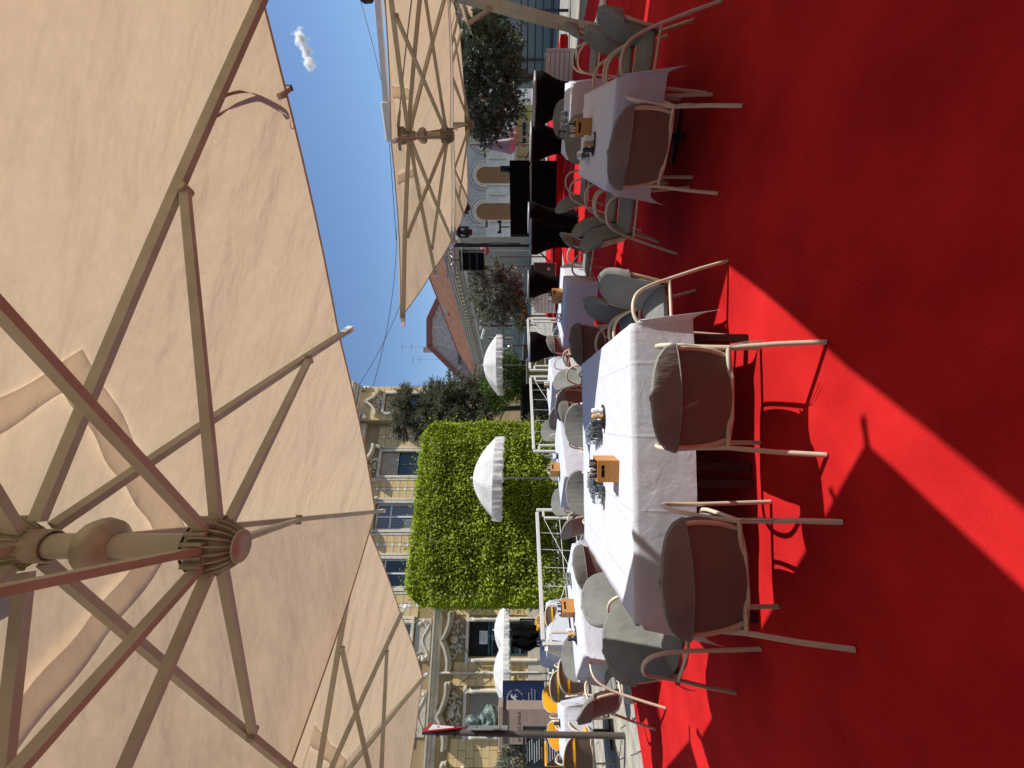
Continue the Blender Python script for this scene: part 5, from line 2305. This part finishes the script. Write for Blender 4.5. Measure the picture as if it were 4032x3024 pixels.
def olive_tree(x, y, z0, hc, rc, label, n=5200, trunk_h=.8, mat='olive'):
    t = thing('olive_tree', label, 'tree', (x, y, z0), 0, 'olive trees in planters')
    m = MB()
    m.tube(smoothpath([(0, 0, 0), (.05, .02, trunk_h * .4), (-.03, .03, trunk_h * .75), (.02, 0, trunk_h)], 4), [.10, .095, .09, .085, .08, .08, .08, .08, .075, .07, .07, .065, .06], 9)
    r = random.Random(int(x * 100))
    tips = []
    for k in range(16):
        a = k * 2.4
        el = r.uniform(.2, 1.3)
        rr = rc * r.uniform(.55, .9)
        e = Vector((math.cos(a) * rr * math.cos(el), math.sin(a) * rr * math.cos(el), trunk_h + hc * .5 + rr * math.sin(el) * .8 * (1 if k % 4 else -.6)))
        mdl = Vector((0, 0, trunk_h)).lerp(e, .5) + Vector((r.uniform(-.1, .1), r.uniform(-.1, .1), .05))
        m.tube(smoothpath([(0, 0, trunk_h - .1), mdl, e], 4), [.04, .035, .03, .026, .022, .018, .014, .011, .008], 5)
        tips.append(e)
    m.build('trunk', M['bark'], t)
    # clumps of leaves on twigs through the crown
    cc = Vector((0, 0, trunk_h + hc * .5))
    Ps, Ds = [], []
    nt_ = n * 2 // 26
    for i in range(nt_):
        d = Vector((r.gauss(0, 1), r.gauss(0, 1), r.gauss(0, 1))).normalized()
        q_ = r.uniform(.35, 1.0) ** .6
        lump = 1 + .22 * math.sin(d.x * 5 + 1.3) * math.sin(d.z * 4 + x) + .12 * math.sin(d.y * 9)
        p0 = cc + Vector((d.x * rc * q_ * lump, d.y * rc * q_ * lump, d.z * hc * .55 * q_ * lump))
        tw = (d + Vector((r.gauss(0, .5), r.gauss(0, .5), r.gauss(0, .5) + .1))).normalized()
        ln = r.uniform(.16, .34)
        for k in range(26):
            f_ = k / 26
            Ps.append(p0 + tw * ln * f_)
            sd_ = Vector((r.gauss(0, 1), r.gauss(0, 1), r.gauss(0, 1))).normalized()
            Ds.append(tw * .7 + sd_ * .8)
    Ps, Ds = np.array(Ps), np.array(Ds)
    leaf_mesh('crown', Ps, Ds, rng.uniform(.07, .12, len(Ps)), M[mat], t, .33)
    return t


planter(2.55, 12.9, R(-14), .80, .55, .62, 'white slatted planter holding the sunlit olive tree', .18)
olive_tree(3.05, 14.6, .45, 1.55, .95, 'sunlit silvery olive tree left of the loudspeakers', 7800, .75)
b = MB()
ot = thing('potted_shrub', 'small dark drooping shrub over the edge of the planter by the olive tree', 'shrub', (2.62, 12.75, .8), 0)
Pn = rng.normal(size=(900, 3)) * np.array([.13, .12, .10]) + np.array([0, 0, .05])
leaf_mesh('foliage', Pn, rng.normal(size=(900, 3)) + np.array([0, 0, -.4]), rng.uniform(.04, .08, 900), M['conifer'], ot, .3)
m = MB()
m.tube([(0, 0, -.1), (0, 0, .08)], .02, 6)
m.build('stem', M['bark'], ot)
planter(7.62, 10.55, R(-24), .78, .60, .66, 'white slatted planter in the shade under the dark olive tree')
olive_tree(7.75, 10.9, .55, 1.65, 1.30, 'big dark olive tree in the shade at the right', 17000, .80, 'olive_shade')
olive_tree(-9.85, 11.3, .15, 1.15, .72, 'olive bush behind the sign post at the far left', 5200, .35)

# clipped hornbeam block
hx = Vector((.885, .465, 0))
hb_ = thing('clipped_tree', 'big square clipped hornbeam tree with bright green leaves', 'tree', (-3.50, 11.50, 0), math.atan2(.465, .885))
w2, d2, zlo, zhi = 2.13, 1.35, .25, 3.80
m = MB()
m.tube([(0, 0, 0), (.05, 0, .6), (0, .03, 1.6)], [.16, .14, .11], 9)
for k in range(8):
    a = k * .8
    m.tube(smoothpath([(0, 0, 1.0 + k * .1), (math.cos(a) * .8, math.sin(a) * .5, 1.7 + .1 * k), (math.cos(a) * 1.7, math.sin(a) * .9, 2.2 + .12 * k)], 3), .04, 5)
m.build('trunk', M['greybark'], hb_)
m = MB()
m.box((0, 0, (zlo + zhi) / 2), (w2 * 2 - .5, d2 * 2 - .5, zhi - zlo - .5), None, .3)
m.build('shade_core', M['hornbeam_core'], hb_)  # near-black box puts the crown's inner shade into the colour
NLF = 64000
face = rng.choice(5, NLF, p=[.46, .16, .16, .06, .16])
u = rng.uniform(-1, 1, NLF)
v = rng.uniform(0, 1, NLF)
dep = np.abs(rng.normal(0, .075, NLF))
P = np.zeros((NLF, 3))
Nn = np.zeros((NLF, 3))
zz = zlo + v * (zhi - zlo)
for f, (fx, fy, fz) in enumerate(((0, -1, 0), (1, 0, 0), (-1, 0, 0), (0, 1, 0), (0, 0, 1))):
    k = face == f
    if f in (0, 3):
        P[k] = np.stack([u[k] * w2, fy * (d2 - dep[k]), zz[k]], 1)
    elif f in (1, 2):
        P[k] = np.stack([fx * (w2 - dep[k]), u[k] * d2, zz[k]], 1)
    else:
        P[k] = np.stack([u[k] * w2, (v[k] * 2 - 1) * d2, zhi - dep[k]], 1)
    Nn[k] = (fx, fy, fz)
# rounded, uneven silhouette
lump = np.zeros(NLF)
for _ in range(9):
    kk = rng.normal(size=3) * rng.uniform(2, 9)
    lump += .012 * np.sin(P @ kk + rng.uniform(0, 6.28))
P += Nn * lump[:, None]
ed = np.clip((np.abs(P[:, 0]) / w2 - .86) / .14, 0, 1) * np.clip((P[:, 2] - (zhi - .35)) / .35, 0, 1.3)
P[:, 2] -= ed * .22
P[:, 0] *= 1 - .05 * ed
lo = np.clip((.9 - P[:, 2]) / .7, 0, 1)
P[:, 0] *= 1 - .10 * lo
shoot = rng.uniform(0, 1, NLF) < .03
P[shoot] += Nn[shoot] * rng.uniform(.05, .22, (shoot.sum(), 1)) + np.array([0, 0, .08])
Dd = Nn * .75 + rng.normal(size=(NLF, 3)) * .5 + np.array([0, 0, -.45])
leaf_mesh('crown', P, Dd, rng.uniform(.055, .098, NLF), M['hornbeam'], hb_, .55, .2, Nn + np.array([0, 0, .8]))

# dark conifer behind it
cf_ = thing('conifer_tree', 'dark feathery conifer between the clipped tree and the gabled house', 'tree', (-.95, 16.2, 0), 0)
m = MB()
m.tube(smoothpath([(0, 0, 0), (.05, 0, 1.2), (-.05, .05, 2.8), (.1, 0, 4.6), (.15, 0, 5.7)], 4), [.13 - .0065 * i for i in range(17)], 8)
r = random.Random(5)
Ps, Ds, Ss = [], [], []
for k in range(170):
    z = r.uniform(1.7, 5.7)
    a = r.uniform(0, 6.28)
    top_f = (z - 1.7) / 4.0
    L_ = (1.75 - 1.05 * top_f) * r.uniform(.6, 1.1) * (1.15 if math.cos(a) < -.2 else .95)
    d = Vector((math.cos(a), math.sin(a), r.uniform(-.05, .55)))
    e = Vector((0, 0, z)) + d * L_
    mid = Vector((0, 0, z)).lerp(e, .5) + Vector((0, 0, .12))
    path = smoothpath([(.02, 0, z), mid, e + Vector((0, 0, -.08))], 5)
    m.tube(path, [.026 * (1 - .085 * i) for i in range(11)], 4)
    for j in range(3, 11):
        p = path[min(j, 10)]
        for q_ in range(6):
            tw = (d * .8 + Vector((r.gauss(0, .55), r.gauss(0, .55), r.gauss(.05, .4)))).normalized()
            ln = r.uniform(.16, .40)
            for i in range(9):
                Ps.append(p + tw * ln * i / 9)
                Ds.append(tw * 1.3 + Vector((r.gauss(0, .5), r.gauss(0, .5), r.gauss(0, .5))))
                Ss.append(r.uniform(.07, .13))
m.build('trunk', M['bark'], cf_)
leaf_mesh('crown', np.array(Ps), np.array(Ds), np.array(Ss), M['conifer'], cf_, .24)


def shrub(name, x, y, z, sx, sy, sz, n, label, mat, size=(.06, .11)):
    t = thing(name, label, 'shrub', (x, y, z), 0)
    d = rng.normal(size=(n, 3))
    d /= np.linalg.norm(d, axis=1, keepdims=True)
    q_ = rng.uniform(.3, 1, n) ** .5
    lump_ = 1 + .18 * np.sin(d[:, 0] * 6 + x) * np.sin(d[:, 2] * 5) + .1 * np.sin(d[:, 1] * 11)
    P_ = d * (q_ * lump_)[:, None] * np.array([sx, sy, sz]) + np.array([0, 0, sz])
    leaf_mesh('foliage', P_, d * .5 + rng.normal(size=(n, 3)) * .6 + np.array([0, 0, -.2]), rng.uniform(size[0], size[1], n), mat, t, .5, .2, d + np.array([0, 0, .7]))
    m_ = MB()
    for k in range(5):
        a = k * 1.26
        m_.tube(smoothpath([(0, 0, 0), (math.cos(a) * sx * .3, math.sin(a) * sy * .3, sz * .6), (math.cos(a) * sx * .6, math.sin(a) * sy * .6, sz * 1.3)], 3), .02, 5)
    m_.build('stem', M['bark'], t)
    return t


shrub('leafy_shrub', .12, 15.2, .95, 1.05, .8, .78, 6000, 'bright green leafy shrub under the farther white parasol', M['shrub'])
shrub('low_hedge_shrub', -1.35, 13.9, 0, 1.25, .5, .52, 3500, 'low dark green bush behind the white railing', M['conifer'], (.05, .09))
shrub('flower_box_plant', 2.25, 14.0, .95, .65, .25, .22, 900, 'green window box plant beside the grey house', M['shrub'], (.05, .08))
fl = thing('orange_flowers', 'orange flowers in the box beside the grey house', 'flowers', (2.2, 13.7, 1.15), 0)
leaf_mesh('petals', rng.normal(size=(60, 3)) * np.array([.20, .1, .08]), rng.normal(size=(60, 3)), rng.uniform(.03, .05, 60), M['orangeflower'], fl, .8)['kind'] = 'stuff'

# olive tarp panel behind the railing, dark shop counter behind
tp = thing('olive_tarp', 'olive green tarp screen beside the black cocktail table', 'screen', (.36, 12.0, 0), R(-4))
m = MB()
m.grid(lambda u_, v_: (-.33 + .66 * u_, .012 * math.sin(u_ * 17) + .01 * math.sin(v_ * 9), .05 + .98 * v_), 20, 12)
m.build('sheet', M['olivetarp'], tp, fix=False)
m = MB()
for s in (-1, 1):
    m.tube([(s * .34, .02, 0), (s * .34, .02, 1.06)], .018, 6)
m.tube([(-.34, .02, 1.05), (.34, .02, 1.05)], .018, 6)
m.build('frame', M['greymetal'], tp)
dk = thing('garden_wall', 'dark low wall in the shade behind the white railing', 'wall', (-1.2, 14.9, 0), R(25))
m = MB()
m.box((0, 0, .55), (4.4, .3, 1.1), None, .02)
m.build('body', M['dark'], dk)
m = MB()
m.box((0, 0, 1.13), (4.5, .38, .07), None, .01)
m.build('coping', M['post'], dk)
bn = thing('litter_bin', 'dark grey bin on the wall behind the farther railing', 'bin', (.98, 13.2, .55), 0)
m = MB()
m.lathe([(.001, 0), (.2, 0), (.24, .55), (.25, .56), (.23, .56), (.22, .5), (.001, .5)], 18)
m.build('tub', M['blackcap'], bn)
m = MB()
m.box((0, 0, -.28), (.5, .5, .54), None, .02)
m.build('plinth', M['post'], bn)
bq = thing('grill_frame', 'galvanised steel frame standing beside the grey house', 'frame', (2.0, 16.2, 0), R(-10))
m = MB()
for x in (-.55, .55):
    m.box((x, 0, .9), (.07, .07, 1.8))
m.box((0, 0, 1.78), (1.2, .09, .09))
m.box((0, 0, 1.2), (1.1, .05, .05))
m.build('frame', M['greymetal'], bq)
m = MB()
m.lathe([(.001, 0), (.10, 0), (.10, .16), (.001, .16)], 14, (-.62, -.08, 1.45))
m.lathe([(.001, 0), (.10, 0), (.10, .16), (.001, .16)], 14, (.55, -.08, 1.45))
m.build('canisters', M['steel'], bq)


# ================================================================== WHITE PARASOLS
def parasol(x, y, r0, zr, zt, label, tilt=0.0):
    t = thing('white_parasol', label, 'parasol', (x, y, 0), 0, 'round white parasols with frilled edge')
    n = 16
    m_ = MB()

    def fn(u_, v_):
        a = u_ * 2 * math.pi
        f_ = (a / (2 * math.pi) * 8) % 1.0
        rr = r0 * v_ * (1 - .03 * math.sin(math.pi * f_) * v_)
        z = zr + (zt - zr) * (1 - v_ ** 1.9) - .05 * math.sin(math.pi * f_) * v_
        return (rr * math.cos(a), rr * math.sin(a), z + tilt * rr * math.cos(a))
    m_.grid(fn, 64, 10)
    c_ = m_.build('canopy', M['white_canopy'], t, fix=False)
    m_ = MB()

    def fr_(u_, v_):
        a = u_ * 2 * math.pi
        w = .018 * math.sin(a * 31 + 2 * math.sin(a * 5 + x)) + .016 * math.sin(a * 19 + 3 * math.sin(a * 3)) + .008 * math.sin(a * 57)
        rr = r0 * (1.0 + .01) + w * (.25 + .75 * v_)
        sc = .5 + .5 * abs(math.sin(a * 8))
        return (rr * math.cos(a), rr * math.sin(a), zr + .005 - v_ * (.15 + .06 * sc) + tilt * rr * math.cos(a) + .012 * math.sin(a * 33) * v_)
    m_.grid(fr_, 240, 4)
    m_.build('frill', M['white_canopy'], c_, fix=False)
    m_ = MB()
    m_.tube([(0, 0, 0), (0, 0, zt + .05)], .022, 8)
    m_.build('pole', M['greymetal'], t)
    m_ = MB()
    m_.lathe([(.001, zt - .01), (.03, zt), (.02, zt + .05), (.001, zt + .07)], 10)
    m_.build('finial', M['white'], t)
    for k in range(8):
        a = k * math.pi / 4
        m_ = MB()
        m_.tube([(0, 0, zr + .12), (r0 * .55 * math.cos(a), r0 * .55 * math.sin(a), zr + (zt - zr) * .62)], .007, 4)
        m_.build('rib', M['greymetal'], t)
    m_ = MB()
    m_.lathe([(.001, 0), (.26, 0), (.25, .05), (.05, .07), (.03, .3)], 20)
    m_.build('base', M['greymetal'], t)


parasol(-2.10, 9.65, .90, 1.86, 2.33, 'white frilled parasol in front of the clipped tree', -.03)
parasol(.62, 14.2, .98, 1.95, 2.40, 'white frilled parasol before the grey house, right of the conifer', .02)
parasol(-9.45, 16.6, .96, 1.76, 2.14, 'white frilled parasol before the dark doorway, right one of two')
parasol(-10.05, 15.0, 1.02, 1.72, 2.10, 'white frilled parasol beside the blue banner, left one of two', .04)

# folded umbrella on the right
fu = thing('folded_umbrella', 'tall folded grey umbrella before the arched windows', 'umbrella', (8.1, 14.6, 0), 0)
m = MB()


def ffn(u_, v_):
    a = u_ * 2 * math.pi
    rr = (.035 + .30 * v_ ** 1.25) * (1 + .22 * math.sin(a * 6 + .4 * v_))
    if v_ > .93:
        rr *= 1 - .25 * (v_ - .93) / .07
    return (rr * math.cos(a) + .05 * v_, rr * math.sin(a), 2.80 - 1.42 * v_ + .02 * math.sin(a * 6))


m.grid(ffn, 60, 18)
m.build('folded_cloth', M['folded'], fu, fix=False)
m = MB()
m.tube([(0, 0, 0), (0, 0, 2.9)], .03, 8)
m.build('pole', M['alu'], fu)
m = MB()
m.tube([(.12 * math.cos(k * .52), .12 * math.sin(k * .52), 2.36) for k in range(12)], .015, 5, False, True)
m.build('tie_strap', M['strap'], fu)
m = MB()
m.bar((-.5, 0, .5), (.5, 0, 1.0), .05, .05)
m.bar((-.5, 0, 1.0), (.5, 0, .5), .05, .05)
m.build('cross_brace', M['post'], fu)
fu2 = copy_tree(fu)
fu2.location = (8.75, 15.3, 0)
fu2.rotation_euler = (0, 0, 1.1)
fu2.scale = (.95, .95, .93)
tag(fu2, 'second folded grey umbrella, half behind the olive branches', 'umbrella')


# ================================================================== MONUMENT, BANNER, SIGN POST
mo = thing('pedestal', 'pink granite pedestal with carved name carrying a bronze bust', 'pedestal', (-8.52, 10.9, 0), R(20))
m = MB()
m.box((0, 0, .80), (.74, .60, 1.60), None, .015)
m.build('shaft', M['granite'], mo)
m = MB()
m.box((0, 0, 1.66), (.66, .54, .12))
m.box((0, 0, 1.74), (.84, .70, .12), None, .012)
m.build('cap', M['granite'], mo)
m = MB()
m.box((0, 0, .06), (.96, .82, .13), None, .015)
m.build('foot', M['granite'], mo)


def text_mesh(s, size, depth=.004):
    cu = bpy.data.curves.new('txt', 'FONT')
    cu.body = s
    cu.size = size
    cu.extrude = depth
    cu.align_x = 'CENTER'
    cu.align_y = 'CENTER'
    o = bpy.data.objects.new('txt', cu)
    COL.objects.link(o)
    dg = bpy.context.evaluated_depsgraph_get()
    dg.update()
    me = bpy.data.meshes.new_from_object(o.evaluated_get(dg))
    vs_ = [v.co.copy() for v in me.vertices]
    fs = [tuple(p.vertices) for p in me.polygons]
    bpy.data.objects.remove(o)
    bpy.data.curves.remove(cu)
    bpy.data.meshes.remove(me)
    return vs_, fs


UP = Matrix.Rotation(R(90), 4, 'X')
m = MB()
v_, f_ = text_mesh('SALACZ GYULA', .085)
m.add([Matrix.Translation((0, -.302, 1.28)) @ UP @ p for p in v_], f_)
m.build('carved_name', M['darkink'], mo)

bu = thing('bronze_bust', 'green patinated bronze bust of a man in a coat on the pedestal', 'statue', (-8.50, 10.9, 1.80), R(35))
m = MB()
# head turned to the right, brow, nose, moustache, ears, hair, neck, shoulders with coat
m.ball((0, -.03, .655), .155, 18, 14, (.82, .98, 1.10))
m.ball((0, .02, .71), .150, 16, 12, (.92, 1.05, .82))
m.ball((0, -.185, .635), .030, 8, 6, (.8, 1.2, 1.7))
m.ball((0, -.150, .585), .066, 8, 6, (1.2, .6, .5))
m.ball((0, -.13, .53), .07, 8, 6, (.95, .8, .9))
m.ball((.05, -.150, .69), .033, 8, 6, (1.3, .6, .6))
m.ball((-.05, -.150, .69), .033, 8, 6, (1.3, .6, .6))
m.ball((.130, .0, .64), .038, 8, 6, (.5, .9, 1.3))
m.ball((-.130, .0, .64), .038, 8, 6, (.5, .9, 1.3))
m.tube([(0, .02, .30), (0, .0, .56)], [.16, .11], 14)
m.lathe([(.001, .46), (.10, .45), (.20, .41), (.29, .35), (.34, .27), (.35, .18), (.32, .08), (.29, .0), (.001, .0)], 28, (0, .04, 0), None, True, 1.0, .60)
m.ball((.10, -.16, .30), .08, 8, 6, (.6, .45, 2.2), Matrix.Rotation(.45, 3, 'Y'))
m.ball((-.10, -.16, .30), .08, 8, 6, (.6, .45, 2.2), Matrix.Rotation(-.45, 3, 'Y'))
m.tube(smoothpath([(.33, -.06, .20), (.15, -.19, .12), (-.05, -.20, .07), (-.3, -.12, .14)], 4), .038, 6)
m.tube(smoothpath([(.34, 0, .30), (.2, -.17, .2), (.08, -.2, .02)], 4), .03, 6)
m.tube(smoothpath([(.14, -.04, .44), (.0, -.16, .36), (-.14, -.04, .44)], 4), .035, 6)
bo = m.build('figure', M['bronze'], bu)
rm = bo.modifiers.new('remesh', 'REMESH')
rm.mode = 'VOXEL'
rm.voxel_size = .014
rm.use_smooth_shade = True
sm = bo.modifiers.new('smooth', 'SMOOTH')
sm.iterations = 3
sm.factor = .5

bnr = thing('banner', 'navy blue banner with white round horse emblem beside the pedestal', 'banner', (-8.80, 12.05, 0), R(24))
m = MB()
m.grid(lambda u_, v__: (-.42 + .84 * u_, .010 * math.sin(u_ * 9), .55 + 1.15 * v__), 16, 8)
m.build('cloth', M['navy'], bnr, fix=False)
m = MB()
for s in (-1, 1):
    m.tube([(s * .43, .02, 0), (s * .43, .02, 1.72)], .015, 6)
m.tube([(-.43, .02, 1.71), (.43, .02, 1.71)], .015, 6)
m.build('frame', M['blackmetal'], bnr)
m = MB()
ring = 'BARABONT - FAMILIA - BARABONT - FAMILIA - '
ecx, ecz, er = .0, 1.37, .225
for i, ch in enumerate(ring):
    if ch == ' ':
        continue
    a = math.pi * .5 - i / len(ring) * 2 * math.pi
    v_, f_ = text_mesh(ch, .062, .001)
    Mx = Matrix.Translation((ecx + er * math.cos(a), -.022, ecz + er * math.sin(a))) @ Matrix.Rotation(-(a - math.pi / 2), 4, 'Y') @ UP
    m.add([Mx @ p for p in v_], f_)
m.build('ring_lettering', M['ink'], bnr, fix=False)
m = MB()


def limb(pts, rr):
    pts = [(ecx + a, ecz + b) for a, b in pts]
    for (a, b), r_ in zip(pts, rr):
        n = 10
        m.add([(a + r_ * math.cos(k * 2 * math.pi / n), -.022, b + r_ * math.sin(k * 2 * math.pi / n)) for k in range(n)], [tuple(range(n))])
    for i in range(len(pts) - 1):
        (a, b), (c, d) = pts[i], pts[i + 1]
        L_ = math.hypot(c - a, d - b)
        nx_, nz_ = -(d - b) / L_, (c - a) / L_
        r1, r2 = rr[i], rr[i + 1]
        m.add([(a + nx_ * r1, -.0225 - .0001 * i, b + nz_ * r1), (c + nx_ * r2, -.0225 - .0001 * i, d + nz_ * r2), (c - nx_ * r2, -.0225 - .0001 * i, d - nz_ * r2), (a - nx_ * r1, -.0225 - .0001 * i, b - nz_ * r1)], [(0, 1, 2, 3)])


limb([(-.05, -.04), (.0, .0), (.045, .05)], [.034, .03, .032])
limb([(.045, .05), (.07, .10), (.10, .105), (.125, .09)], [.03, .024, .018, .011])
limb([(.05, .03), (.10, .02), (.12, -.02)], [.014, .011, .008])
limb([(.03, .01), (.08, -.02), (.07, -.06)], [.014, .011, .008])
limb([(-.05, -.05), (-.02, -.10), (-.04, -.14)], [.018, .012, .009])
limb([(-.07, -.05), (-.09, -.10), (-.12, -.13)], [.018, .012, .009])
limb([(-.075, -.03), (-.12, .0), (-.11, .06), (-.08, .08)], [.010, .010, .009, .007])
m.build('horse_emblem', M['ink'], bnr, fix=False)
m = MB()
for k, s in enumerate(('Baratsag es', 'finom borok', 'a haz borai')):
    pass
for k, wdt in enumerate((.34, .52, .46)):
    pts_ = [(-wdt / 2 + wdt * i / 60, -.024, .99 - k * .085 + .012 * math.sin(i * 1.7) + .010 * math.sin(i * .9 + k)) for i in range(61)]
    m.tube(pts_, .0032, 4)
m.build('script_lines', M['ink'], bnr)

sg = thing('sign_post', 'grey road sign post with a give way triangle seen edge on', 'road sign', (-4.56, 5.60, 0), 0)
m = MB()
m.tube([(0, 0, 0), (.02, 0, 1.4), (.055, 0, 2.62)], .036, 12)
m.build('post', M['post'], sg)
# triangle almost edge on to us
m = MB()
Rt = Matrix.Rotation(R(30), 4, 'Z')
tri = [(-.30, 2.58), (.30, 2.58), (0, 2.06)]
inn = [(-.2, 2.525), (.2, 2.525), (0, 2.18)]


def plate(mb_, pts2, y0, y1):
    mb_.add([Rt @ Vector((.085, y0 + 0, 0)) for _ in range(0)], [])
    ps = [Vector((.075 + yy, px, pz)) for yy in (y0, y1) for (px, pz) in pts2]
    n_ = len(pts2)
    mb_.add([Rt @ p for p in ps], [tuple(range(n_)), tuple(range(2 * n_ - 1, n_ - 1, -1))] + [(i, (i + 1) % n_, (i + 1) % n_ + n_, i + n_) for i in range(n_)])


plate(m, tri, 0, .012)
tp_ = m.build('red_triangle', M['signred'], sg)
m = MB()
plate(m, inn, .0125, .014)
m.build('white_field', M['white'], tp_)
m = MB()
Rt = Matrix.Rotation(R(35), 4, 'Z')
plate(m, [(-.29, 2.03), (.29, 2.03), (.29, 1.52), (-.29, 1.52)], 0, .014)
m.build('lower_plate', M['greymetal'], sg)
m = MB()
for z in (2.42, 2.2, 1.92, 1.62):
    m.box((.055, 0, z), (.07, .08, .03))
m.build('clamps', M['blackmetal'], sg)

# black menu stands near the sign post and before the doorway
for (x, y, rz, lab) in ((-7.50, 8.9, 20, 'black menu stand with clear pages left of the pedestal'), (-7.25, 12.6, 25, 'black menu stand with a dark jacket over it before the doorway')):
    t = thing('menu_stand', lab, 'menu stand', (x, y, 0), R(rz), 'black menu stands')
    m = MB()
    for s in (-1, 1):
        m.box((s * .34, 0, .61), (.05, .05, 1.22))
    m.box((0, 0, 1.21), (.73, .055, .05))
    m.box((0, 0, .82), (.63, .05, .05))
    m.box((0, 0, .36), (.63, .05, .05))
    m.build('frame', M['blackmetal'], t)
    for z in (1.01, .59):
        m = MB()
        m.box((0, .0, z), (.60, .008, .32))
        pg = m.build('menu_page', M['wglass'], t)
        m = MB()
        for k in range(6):
            m.box((-.08 + .03 * (k % 3), -.006, z + .14 - k * .05), (.34, .003, .014))
        m.build('print', M['ink'], pg)
jk = thing('dark_jacket', 'black jacket draped over the menu stand before the doorway', 'jacket', (-7.30, 12.48, .76), R(25))
m = MB()
m.grid(lambda u_, v__: ((u_ - .5) * (.50 + .16 * math.sin(v__ * 3)) + .03 * math.sin(v__ * 8), -.07 - .10 * math.sin(u_ * math.pi) + .02 * math.sin(u_ * 19), .68 - .72 * v__ + .04 * math.sin(u_ * 9)), 24, 16)
m.grid(lambda u_, v__: ((u_ - .5) * .50, -.07 + .16 * v__, .68 + .03 * math.sin(v__ * math.pi)), 12, 6)
m.grid(lambda u_, v__: ((u_ - .5) * (.50 + .1 * math.sin(v__ * 3)), .09 + .02 * math.sin(u_ * 12), .68 - .5 * v__), 16, 10)
m.build('cloth', M['black_cloth'], jk, fix=False)

# ================================================================== OVERHEAD CABLES
def cable(p0, p1, sag, label):
    p0, p1 = Vector(p0), Vector(p1)
    m_ = MB()
    ps = []
    for i in range(25):
        f = i / 24
        p = p0.lerp(p1, f)
        p.z -= sag * 4 * f * (1 - f)
        ps.append(p - p0)
    m_.tube(ps, .018, 4)
    o = m_.build('overhead_cable', M['blackmetal'])
    o.location = p0
    tag(o, label, 'cable', 'overhead cables across the sky')


cable(AT(1400, -60, 24), AT(1545, 540, 24), .15, 'overhead cable crossing the sky above the right umbrella')
cable(AT(1484, -80, 24), AT(1560, 945, 25), .02, 'level overhead cable just above the right umbrella edge')
cable(AT(1562, 900, 26), AT(1462, 1545, 24), .35, 'overhead cable running down to the ochre house cornice')
cable(AT(1600, 1130, 28), AT(1405, 1530, 24), .25, 'overhead cable crossing the other one near the ochre house')
ld = thing('hanging_lantern', 'black lantern hanging in the sky at the upper right', 'lantern', AT(1440, -6, 9.0), 0)
m = MB()
m.lathe([(.001, .12), (.05, .11), (.09, .03), (.08, -.12), (.04, -.16), (.001, -.16)], 10)
m.build('lamp_body', M['blackcap'], ld)
m = MB()
m.tube([(.10, 0, -.05), (.10, 0, -.22), (-.06, 0, -.22)], .012, 5)
m.build('hook', M['blackmetal'], ld)
m = MB()
m.tube([(0, 0, .1), (.5, 0, .8)], .008, 4)
m.build('cord', M['blackmetal'], ld)

# ================================================================== CLOUD
cl = empty('cloud', AT(1196, 190, 420), 0)
tag(cl, 'single small white fluffy cloud in the blue sky', 'cloud')
m, nt, bs = newmat('cloud_vapour')
nt.nodes.remove(bs)
vol = N(nt, 'ShaderNodeVolumePrincipled')
vol.inputs['Color'].default_value = (1, 1, 1, 1)
vol.inputs['Anisotropy'].default_value = 0.2
tc = N(nt, 'ShaderNodeTexCoord')
n1 = N(nt, 'ShaderNodeTexNoise')
n1.inputs['Scale'].default_value = .16
n1.inputs['Detail'].default_value = 6
n1.inputs['Roughness'].default_value = .62
nt.links.new(tc.outputs['Object'], n1.inputs['Vector'])
# two soft lobes along the cloud's length
acc = None
for (cx, cz, rx, rz) in ((9, 3.5, 11, 9), (-3, -1.5, 12, 7.5), (-15, -5, 9, 6.5)):
    mp = N(nt, 'ShaderNodeMapping')
    mp.vector_type = 'POINT'
    mp.inputs['Location'].default_value = (-cx / rx, 0, -cz / rz)
    mp.inputs['Scale'].default_value = (1 / rx, 1 / 8.0, 1 / rz)
    nt.links.new(tc.outputs['Object'], mp.inputs[0])
    ln = N(nt, 'ShaderNodeVectorMath', operation='LENGTH')
    nt.links.new(mp.outputs[0], ln.inputs[0])
    sb = N(nt, 'ShaderNodeMath', operation='SUBTRACT')
    sb.inputs[0].default_value = 1.0
    nt.links.new(ln.outputs['Value'], sb.inputs[1])
    if acc is None:
        acc = sb
    else:
        mxn = N(nt, 'ShaderNodeMath', operation='MAXIMUM')
        nt.links.new(acc.outputs[0], mxn.inputs[0])
        nt.links.new(sb.outputs[0], mxn.inputs[1])
        acc = mxn
ns = N(nt, 'ShaderNodeMath', operation='MULTIPLY_ADD')
ns.inputs[1].default_value = 2.6
ns.inputs[2].default_value = -1.62
nt.links.new(n1.outputs['Fac'], ns.inputs[0])
ad = N(nt, 'ShaderNodeMath', operation='ADD')
nt.links.new(acc.outputs[0], ad.inputs[0])
nt.links.new(ns.outputs[0], ad.inputs[1])
mr = N(nt, 'ShaderNodeMapRange')
mr.inputs['From Min'].default_value = 0.0
mr.inputs['From Max'].default_value = 0.7
mr.inputs['To Max'].default_value = 0.9
nt.links.new(ad.outputs[0], mr.inputs['Value'])
nt.links.new(mr.outputs[0], vol.inputs['Density'])
nt.links.new(vol.outputs[0], nt.nodes['Material Output'].inputs['Volume'])
b = MB()
b.box((0, 0, 0), (54, 18, 30))
co = b.build('vapour', m, cl)
